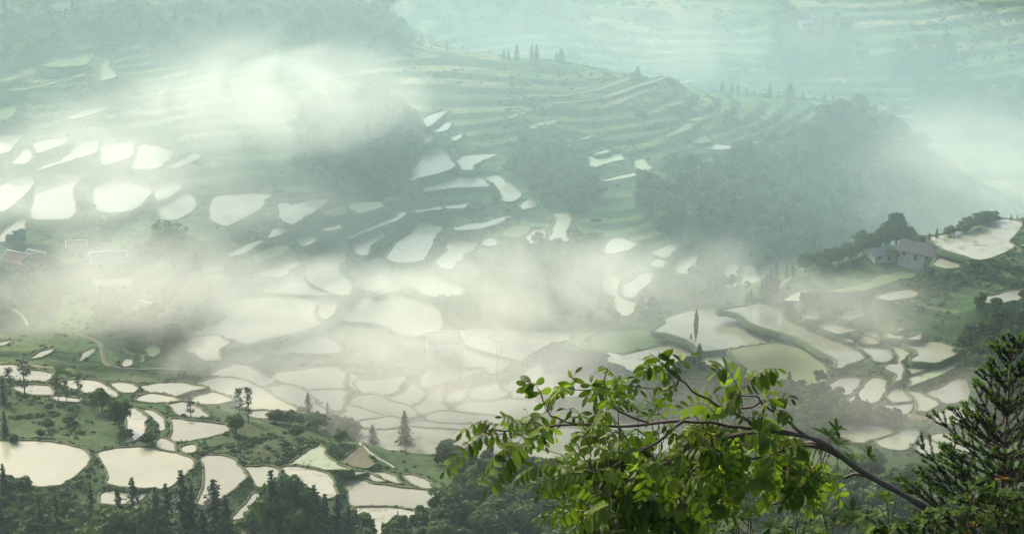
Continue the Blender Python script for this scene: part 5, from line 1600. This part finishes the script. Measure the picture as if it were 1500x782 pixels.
def compound(base, tip, key, yellow=False):
    base = np.asarray(base); tip = np.asarray(tip)
    # fasten the stalk to the nearest bough
    d = np.linalg.norm(SKP - base, axis=1)
    j = int(d.argmin())
    foot = SKP[j]
    ln = np.linalg.norm(tip - base)
    side = fr_.normal(size=3) * 0.02
    mid = (base + tip) / 2 + np.array([0, 0, 0.16 * ln]) + side
    path = bez([base, mid, tip], 14)
    full = bez([foot, (foot + base) / 2 + np.array([0, 0, 0.1 * d[j]]), base, mid, tip], 24)
    parts_ = [tube(full, np.linspace(0.0024, 0.0008, len(full)), 4)]
    npair = int(np.clip(round(ln / 0.026), 4, 10))
    mats = []
    lsz = fr_.uniform(0.78, 1.15)
    droop = fr_.uniform(0.1, 0.75)
    nup = UP * 1.0 + np.array([0, -0.35, 0]) + fr_.normal(0, 0.25, 3)
    for i in range(npair + 1):
        s = 0.14 + 0.84 * i / npair
        k = s * (len(path) - 1); k0 = int(k); f_ = k - k0
        pnt = path[k0] * (1 - f_) + path[min(k0 + 1, len(path) - 1)] * f_
        tg = path[min(k0 + 1, len(path) - 1)] - path[max(k0 - 1, 0)]; tg /= np.linalg.norm(tg) + 1e-9
        lat = np.cross(nup, tg); lat /= np.linalg.norm(lat) + 1e-9
        nl = np.cross(tg, lat)
        for sd in ((-1, 1) if i < npair else (0,)):
            dirv = lat * sd * 0.9 + tg * (0.35 if sd else 1.0) - UP * (droop + fr_.uniform(-0.12, 0.12)) + fr_.normal(0, 0.07, 3)
            za = nl + fr_.normal(0, 0.14, 3)
            sz = 0.050 * lsz * fr_.uniform(0.75, 1.2) * (0.75 + 0.5 * math.sin(math.pi * min(s, 0.95)))
            mats.append((mat4(frame(dirv, za), pnt, sz), int(fr_.integers(0, 3))))
    return parts_, mats, base

nl_obj = 0
for bpx, tpx, key in items:
    depth = 8.75 + fr_.uniform(-0.25, 0.25)
    # hang the leaf at the depth of the bough it belongs to
    px_s, py_s = to_px(SKP[:, 0], SKP[:, 1], SKP[:, 2])
    j = int(((px_s - bpx[0]) ** 2 + (py_s - bpx[1]) ** 2).argmin())
    dep = SKP[j, 1] + fr_.uniform(-0.12, 0.12) * (0.3 if key else 1.6)
    wood_, mats, base = compound(at(*bpx, dep), at(*tpx, dep + fr_.uniform(-0.1, 0.06)), key)
    yel = abs(bpx[0] - 1055) < 13 and abs(bpx[1] - 650) < 10
    if key and nl_obj + len(mats) <= 300:
        v_, q_, t_ = join(wood_)
        lo = obj('leaf', mesh_np('leaf_stalk', v_ - base, q_, t_, [MAT['twig']], True), lt, base - ltw)
        for M, k in mats:
            o = obj('leaflet', LEAFM[k], lo)
            M = M.copy(); M[:3, 3] -= base
            o.matrix_local = Matrix(M.tolist())
            nl_obj += 1
    else:
        V = []; Q = []; o_ = 0
        for M, k in mats:
            v_, q_ = LEAFV[k]
            V.append(v_ @ M[:3, :3].T + M[:3, 3]); Q.append(q_ + o_); o_ += len(v_)
        v_, q_, t_ = join(wood_ )
        nq = sum(len(x) for x in Q)
        V.append(v_); Q.append(q_ + o_)
        me = mesh_np('leaf', np.concatenate(V) - base, np.concatenate(Q), t_ + o_, [MAT['yel_leaf'] if yel else MAT['fg_leaf'], MAT['twig']], True)
        mi = np.zeros(len(me.polygons), np.int32); mi[nq:] = 1
        me.polygons.foreach_set('material_index', mi)
        obj('leaf', me, lt, base - ltw)

# --- spruce
def spruce(px, top_py, Y, label):
    top = at(px, top_py, Y)
    zg_ = g0(top[0], top[1])
    H = top[2] - zg_
    rs = np.random.default_rng(202)
    e = empty('spruce_tree', (top[0], top[1], zg_))
    tag(e, label, 'conifer')
    tpath = [(0, 0, -0.2), (0.01, 0, H * 0.5), (0, 0, H)]
    obj('trunk', mesh_np('trunk', *tube(tpath, [0.035, 0.022, 0.005], 8), [MAT['fg_bark']], True), e)
    def needles(path, n, L, upb=0.35):
        path = np.asarray(path)
        i = rs.random(n) * (len(path) - 1); k = i.astype(int); f_ = (i - k)[:, None]
        p = path[k] * (1 - f_) + path[np.minimum(k + 1, len(path) - 1)] * f_
        tg = path[np.minimum(k + 1, len(path) - 1)] - path[k]; tg /= np.linalg.norm(tg, axis=1, keepdims=True) + 1e-9
        d = rs.normal(size=(n, 3)); d -= (d * tg).sum(1, keepdims=True) * tg; d /= np.linalg.norm(d, axis=1, keepdims=True) + 1e-9
        d = d + tg * 0.75 + UP * upb; d /= np.linalg.norm(d, axis=1, keepdims=True)
        a = rs.normal(size=(n, 3)); w = np.cross(d, a); w /= np.linalg.norm(w, axis=1, keepdims=True)
        l = (L * rs.uniform(0.7, 1.2, n))[:, None]; wd = 0.0016
        V = np.stack([p - w * wd, p + w * wd, p + d * l + w * wd * 0.4, p + d * l - w * wd * 0.4], 1).reshape(-1, 3)
        return V, np.arange(n * 4).reshape(-1, 4)
    z = H - 0.02; lev = 0
    V, Q = needles([(0, 0, H - 0.18), (0, 0, H + 0.005)], 160, 0.018)
    obj('leader_needles', mesh_np('leader_needles', V, Q, None, [MAT['new_needle']]), e)
    while z > max(0.25, H - 1.75):
        dn = H - z
        L0 = 0.085 + 0.44 * dn ** 0.85
        nb = 5 if lev < 2 else 6
        a0 = rs.random() * 6.28
        for b in range(nb):
            a = a0 + 6.283 * b / nb + rs.normal(0, 0.18)
            L = L0 * rs.uniform(0.8, 1.15)
            asc = math.radians(np.interp(dn, [0, 0.4, 1.2], [52, 34, 10]) + rs.normal(0, 5))
            d = np.array([math.cos(a) * math.cos(asc), math.sin(a) * math.cos(asc), math.sin(asc)])
            p0 = np.array([0, 0, z + rs.normal(0, 0.015)])
            path = bez([p0, p0 + d * L * 0.5 - UP * 0.02 * L, p0 + d * L + UP * 0.06 * L], 8)
            woods = [tube(path, np.linspace(0.0045 + 0.004 * min(dn, 1), 0.0018, len(path)), 5)]
            nd = [needles(path[1:], int(60 + 700 * L), 0.014)]
            tips = [needles(path[-2:], 46, 0.017)]
            ns = int(2 + L / 0.06)
            for q in range(ns):
                s = 0.3 + 0.62 * (q + rs.random() * 0.6) / ns
                k = int(s * (len(path) - 1))
                sd = 1 if q % 2 else -1
                lat = np.cross(d, UP); lat /= np.linalg.norm(lat)
                sdv = d * 0.75 + lat * sd * 0.7 + UP * rs.uniform(-0.05, 0.3)
                sdv /= np.linalg.norm(sdv)
                l2 = L * (1 - s) * rs.uniform(0.5, 0.95) + 0.03
                sp = np.array([path[k], path[k] + sdv * l2 * 0.5, path[k] + sdv * l2 + UP * 0.08 * l2])
                woods.append(tube(sp, [0.002, 0.0017, 0.0013], 4))
                nd.append(needles(sp, int(30 + 750 * l2), 0.013))
                tips.append(needles(np.array([sp[1] * 0.3 + sp[2] * 0.7, sp[2] + sdv * 0.008]), 34, 0.015))
            v_, q_, t_ = join(woods)
            br = obj('branch', mesh_np('branch', v_, q_, t_, [MAT['fg_bark']]), e)
            v_, q_, _ = join(nd)
            nobj = obj('needles', mesh_np('needles', v_, q_, None, [MAT['needle']]), br)
            v_, q_, _ = join(tips)
            nobj['kind'] = 'stuff'
            nobj = obj('shoot_tips', mesh_np('shoot_tips', v_, q_, None, [MAT['new_needle']]), br)
            nobj['kind'] = 'stuff'
        z -= rs.uniform(0.075, 0.11) if dn > 0.35 else rs.uniform(0.1, 0.13); lev += 1
    return e
spruce(1481, 524, 9.6, 'young dark spruce with bright shoot tips at the frame edge')

# --- shrubs in front
def shrub(name, cx, Y, tips, whorl, leafL, leafW, matk, label, seed, red=0.08, stem_r=0.006, spread=0.35, per_stem=0):
    """stems rise from one stool to each tip, leaves in whorls or along the stem"""
    rs = np.random.default_rng(seed)
    g = at(cx, 1000, Y); zg_ = g0(g[0], Y)
    base = np.array([g[0], Y, zg_])
    e = empty(name, base)
    tag(e, label, 'shrub')
    LV = [leaf_blade(1.0, leafW, 0.08, c_) for c_ in (0.05, 0.2, 0.35)]
    M1 = [mesh_np('leaf', v_, q_, None, [MAT[matk]], True) for v_, q_ in LV]
    M2 = [mesh_np('leaf', v_, q_, None, [MAT['red_leaf']], True) for v_, q_ in LV]
    mats = []
    for (px, py, dy) in tips:
        tip = at(px, py, Y + dy)
        foot = base + np.array([rs.normal(0, spread), rs.normal(0, 0.12), 0])
        foot[2] = g0(foot[0], foot[1]) - 0.1
        mid = foot * 0.45 + tip * 0.55 + np.array([0, 0, 0.12]) + rs.normal(0, 0.05, 3)
        path = bez([foot, mid, tip], 14)
        obj('stem', mesh_np('stem', *(lambda a, b, c: (a - base, b, c))(*tube(path, np.linspace(stem_r, 0.002, len(path)), 5)), [MAT['twig']], True), e)
        tg = path[-1] - path[-3]; tg /= np.linalg.norm(tg)
        def whorl_at(p, tg_, n, sc):
            a0 = rs.random() * 6.28
            u = np.cross(tg_, np.array([0.2, 0.9, 0.1])); u /= np.linalg.norm(u); w = np.cross(tg_, u)
            isred = rs.random() < red
            for q in range(n):
                a = a0 + 6.283 * q / n + rs.normal(0, 0.15)
                o_ = u * math.cos(a) + w * math.sin(a)
                up_ = rs.uniform(0.15, 0.8)
                dv = o_ + tg_ * up_
                mats.append((mat4(frame(dv, tg_ - o_ * 0.3 + rs.normal(0, 0.1, 3)), p, leafL * sc * rs.uniform(0.7, 1.15)), int(rs.integers(0, 3)), isred))
            if isred:
                for q in range(3):
                    mats.append((mat4(frame(tg_ + rs.normal(0, 0.35, 3), u), p, leafL * 0.6), 1, True))
        whorl_at(path[-1], tg, whorl, 1.0)
        for q in range(per_stem):
            k = int(rs.integers(5, len(path) - 1))
            t2 = path[k] - path[k - 1]; t2 /= np.linalg.norm(t2)
            # a short side twig with its own whorl
            sd = rs.normal(size=3); sd[2] = abs(sd[2]) * 0.6
            sd = sd / np.linalg.norm(sd) + t2 * 0.6; sd /= np.linalg.norm(sd)
            p2 = path[k] + sd * rs.uniform(0.06, 0.17)
            obj('twig', mesh_np('twig', *(lambda a, b, c: (a - base, b, c))(*tube([path[k], (path[k] + p2) / 2 + UP * 0.01, p2], [0.0028, 0.0022, 0.0014], 4)), [MAT['twig']], True), e)
            whorl_at(p2, sd, whorl, 0.85)
    # the leaves that show largest are parts, the others one mass
    mats.sort(key=lambda m: -m[0][2, 3])
    V = []; Q = []; o_ = 0
    for i, (M, k, rd) in enumerate(mats):
        if i < 300:
            o = obj('leaf', (M2 if rd else M1)[k], e)
            M = M.copy(); M[:3, 3] -= base
            o.matrix_local = Matrix(M.tolist())
        else:
            v_, q_ = LV[k]
            V.append(v_ @ M[:3, :3].T + M[:3, 3] - base); Q.append(q_ + o_); o_ += len(v_)
    if V:
        o = obj('foliage', mesh_np('foliage', np.concatenate(V), np.concatenate(Q), None, [MAT[matk]], True), e)
        o['kind'] = 'stuff'
    return e

rs = np.random.default_rng(55)
def tips_in(poly, n, dspread=0.35):
    pl = np.array(poly, float); out = []
    while len(out) < n:
        q = rs.uniform(pl.min(0), pl.max(0))
        if in_poly(np.array([q[0]]), np.array([q[1]]), poly)[0]:
            out.append((q[0], q[1], rs.uniform(-dspread, dspread)))
    return out
shrub('leafy_shrub', 900, 10.2, [(858, 712, 0), (845, 735, 0.1), (905, 597, 0.2), (935, 602, 0.3), (955, 610, 0.2), (965, 598, 0.3), (880, 640, 0.1), (915, 640, 0.2)] + tips_in([(830,745),(900,640),(980,620),(1000,700),(960,800),(850,800)], 18), 8, 0.085, 0.30, 'fg_leaf2', 'shrub of whorled narrow leaves with reddish tips under the leaning boughs', 301, 0.08, per_stem=2)
shrub('leafy_shrub', 1130, 10.4, [(1215, 640, 0), (1228, 652, 0.1), (1204, 660, 0.1), (1245, 672, 0.1), (1190, 690, 0)] + tips_in([(1010,700),(1110,670),(1200,690),(1250,710),(1280,760),(1280,800),(1000,800)], 26), 8, 0.08, 0.32, 'fg_leaf2', 'dark whorled shrub below the bend of the leaning trunk', 302, 0.06, per_stem=3)
shrub('leafy_shrub', 1320, 9.9, [(1318, 706, 0), (1300, 735, 0), (1345, 765, 0), (1285, 755, 0.1), (1370, 760, 0.1)] + tips_in([(1260,765),(1320,745),(1400,745),(1400,800),(1260,800)], 12), 6, 0.055, 0.5, 'fg_leaf3', 'thin light green weeds under the leaning trunk', 303, 0.05, per_stem=3)
shrub('leafy_shrub', 1450, 9.3, tips_in([(1370,745),(1400,715),(1430,700),(1500,695),(1530,700),(1530,800),(1370,800)], 44, 0.25), 7, 0.042, 0.55, 'fg_leaf3', 'dense small-leaved bush in front of the spruce', 304, 0.04, per_stem=5, spread=0.22)
shrub('leafy_shrub', 1440, 9.1, tips_in([(1380,780),(1430,735),(1520,720),(1530,810),(1380,810)], 24, 0.15), 7, 0.045, 0.55, 'fg_leaf3', 'dark bush at the foot of the small-leaved bush', 305, 0.03, per_stem=4, spread=0.2)
# ------------------------------------------------------------------ air: even haze, and mist drifting over the terraces
def mk_vol(name, col, dens, aniso):
    t = NT(name)
    v = t.n('ShaderNodeVolumePrincipled')
    v.inputs['Color'].default_value = (*col, 1)
    v.inputs['Density'].default_value = dens
    v.inputs['Anisotropy'].default_value = aniso
    t.l(v.outputs[0], t.out.inputs['Volume'])
    return t.m

def box(name, lo, hi, m):
    x0, y0, z0 = lo; x1, y1, z1 = hi
    V = [(x0, y0, z0), (x1, y0, z0), (x1, y1, z0), (x0, y1, z0), (x0, y0, z1), (x1, y0, z1), (x1, y1, z1), (x0, y1, z1)]
    Fc = [(0, 3, 2, 1), (4, 5, 6, 7), (0, 1, 5, 4), (1, 2, 6, 5), (2, 3, 7, 6), (3, 0, 4, 7)]
    return obj(name, mesh_py(name, V, Fc, m))

zmin, zmax = float(GZ.min()), float(GZ.max())
haze = box('haze', (GX.min() - 20, -100, zmin - 1.5), (GX.max() + 20, 4300, max(zmax, 262) + 3), mk_vol('haze_air', (0.72, 0.95, 0.97), 0.00008, 0.3))
tag(haze, 'pale blue-green haze filling the valley', None, None, 'stuff')

def mk_mist(name, dens, seed, lo=0.0, nscale=0.024, col=(0.97, 0.98, 0.93)):
    t = NT(name)
    tc = t.n('ShaderNodeTexCoord')
    ln = t.n('ShaderNodeVectorMath', operation='LENGTH')
    t.l(tc.outputs['Object'], ln.inputs[0])
    fall = t.math('SUBTRACT', 1.0, ln.outputs['Value'])
    mp = t.n('ShaderNodeMapping')
    mp.inputs['Location'].default_value = (seed * 13.7, seed * 7.1, seed * 3.3)
    mp.inputs['Scale'].default_value = (0.8, 0.6, 1.6)
    t.l(t.pos(), mp.inputs['Vector'])
    ns = t.noise(mp.outputs[0], nscale, 6.0, 0.62, 1.1)
    a = t.math('ADD', fall, t.math('MULTIPLY', t.math('SUBTRACT', ns, 0.5), 4.2))
    a = t.math('SUBTRACT', a, lo)
    edge = t.math('MULTIPLY', fall, 2.6, clamp=True)
    a = t.math('MULTIPLY', t.math('MULTIPLY', t.math('MAXIMUM', a, 0.0), 1.4), edge)
    d = t.math('MULTIPLY', a, dens)
    v = t.n('ShaderNodeVolumePrincipled')
    v.inputs['Color'].default_value = (*col, 1)
    v.inputs['Anisotropy'].default_value = 0.3
    t.l(d, v.inputs['Density'])
    t.l(v.outputs[0], t.out.inputs['Volume'])
    return t.m

def ico(name, sub=3):
    bm = bmesh.new()
    bmesh.ops.create_icosphere(bm, subdivisions=sub, radius=1.0)
    me = bpy.data.meshes.new(name)
    bm.to_mesh(me); bm.free()
    return me

# photo pixel of the middle, distance, half width, half depth, half height (m), density, cut-off
TEAL = (0.45, 0.66, 0.70)
WHITE = (1.0, 0.99, 0.89)
MIST = [
 (760,120, 985, 480, 260, 130, 0.0008, None, TEAL, 'wide veil of thin mist over the gorge and the far hillside'),
 (600,330, 745, 330, 165, 85, 0.0023, None, (0.53, 0.75, 0.77), 'wide veil of thin mist over the ridge and the upper terraces'),
 (355,130, 775, 60, 46, 24, 0.0042, 0.02, WHITE, 'dense white cloud of mist below the wooded hill'),
 (450,150, 770, 60, 46, 22, 0.010, 0.0, WHITE, 'thin fringe of mist beside the dense white cloud'),
 (260,205, 745, 84, 46, 22, 0.006, 0.0, WHITE, 'trailing mist under the dense white cloud'),
 (110,270, 700, 90, 50, 18, 0.008, 0.0, WHITE, 'drifting mist over the paddies above the village'),
 (330,310, 690, 70, 44, 16, 0.004, 0.03, WHITE, 'thin mist along the wooded flank'),
 (160,420, 625, 76, 40, 15, 0.016, 0.0, WHITE, 'bank of mist lying over the village'),
 (420,452, 618, 76, 46, 14, 0.013, 0.0, WHITE, 'white mist over the widest paddy'),
 (770,415, 630, 60, 42, 17, 0.013, 0.0, WHITE, 'tongue of mist behind the pale house'),
 (560,560, 572, 95, 42, 14, 0.015, 0.0, WHITE, 'low mist along the valley floor'),
 (660,500, 600, 64, 34, 13, 0.017, 0.0, WHITE, 'mist drifting round the pale house'),
 (980,425, 650, 60, 44, 17, 0.009, 0.0, WHITE, 'thin mist in the gully'),
 (1455,280, 780, 75, 60, 36, 0.006, 0.0, WHITE, 'mist rising from the gorge behind the right hill'),
 (1190,455, 600, 56, 38, 12, 0.006, 0.0, WHITE, 'thin mist over the spur'),
 (1200,600, 545, 90, 34, 16, 0.003, 0.0, WHITE, 'thin mist before the slope of the spur'),
 (900,60, 960, 150, 60, 28, 0.0015, 0.0, WHITE, 'pale mist in the gorge beyond the ridge'),
 (1030,70, 950, 34, 34, 16, 0.004, 0.0, WHITE, 'small puff of mist beyond the ridge'),
]
for i, (px, py, Y, rx, ry, rz, dn, lo, mc, lab) in enumerate(MIST):
    o = obj('mist', ico('mist'), None, at(px, py, Y))
    o.scale = (rx, ry, rz)
    o.data.materials.append(mk_mist('mist_air', dn, i + 1, lo, col=mc) if lo is not None else mk_vol('veil_air', mc, dn, 0.3))
    if lo is not None: o.data.materials[0].cycles.volume_step_rate = 0.6
    tag(o, lab, None, None, 'stuff')
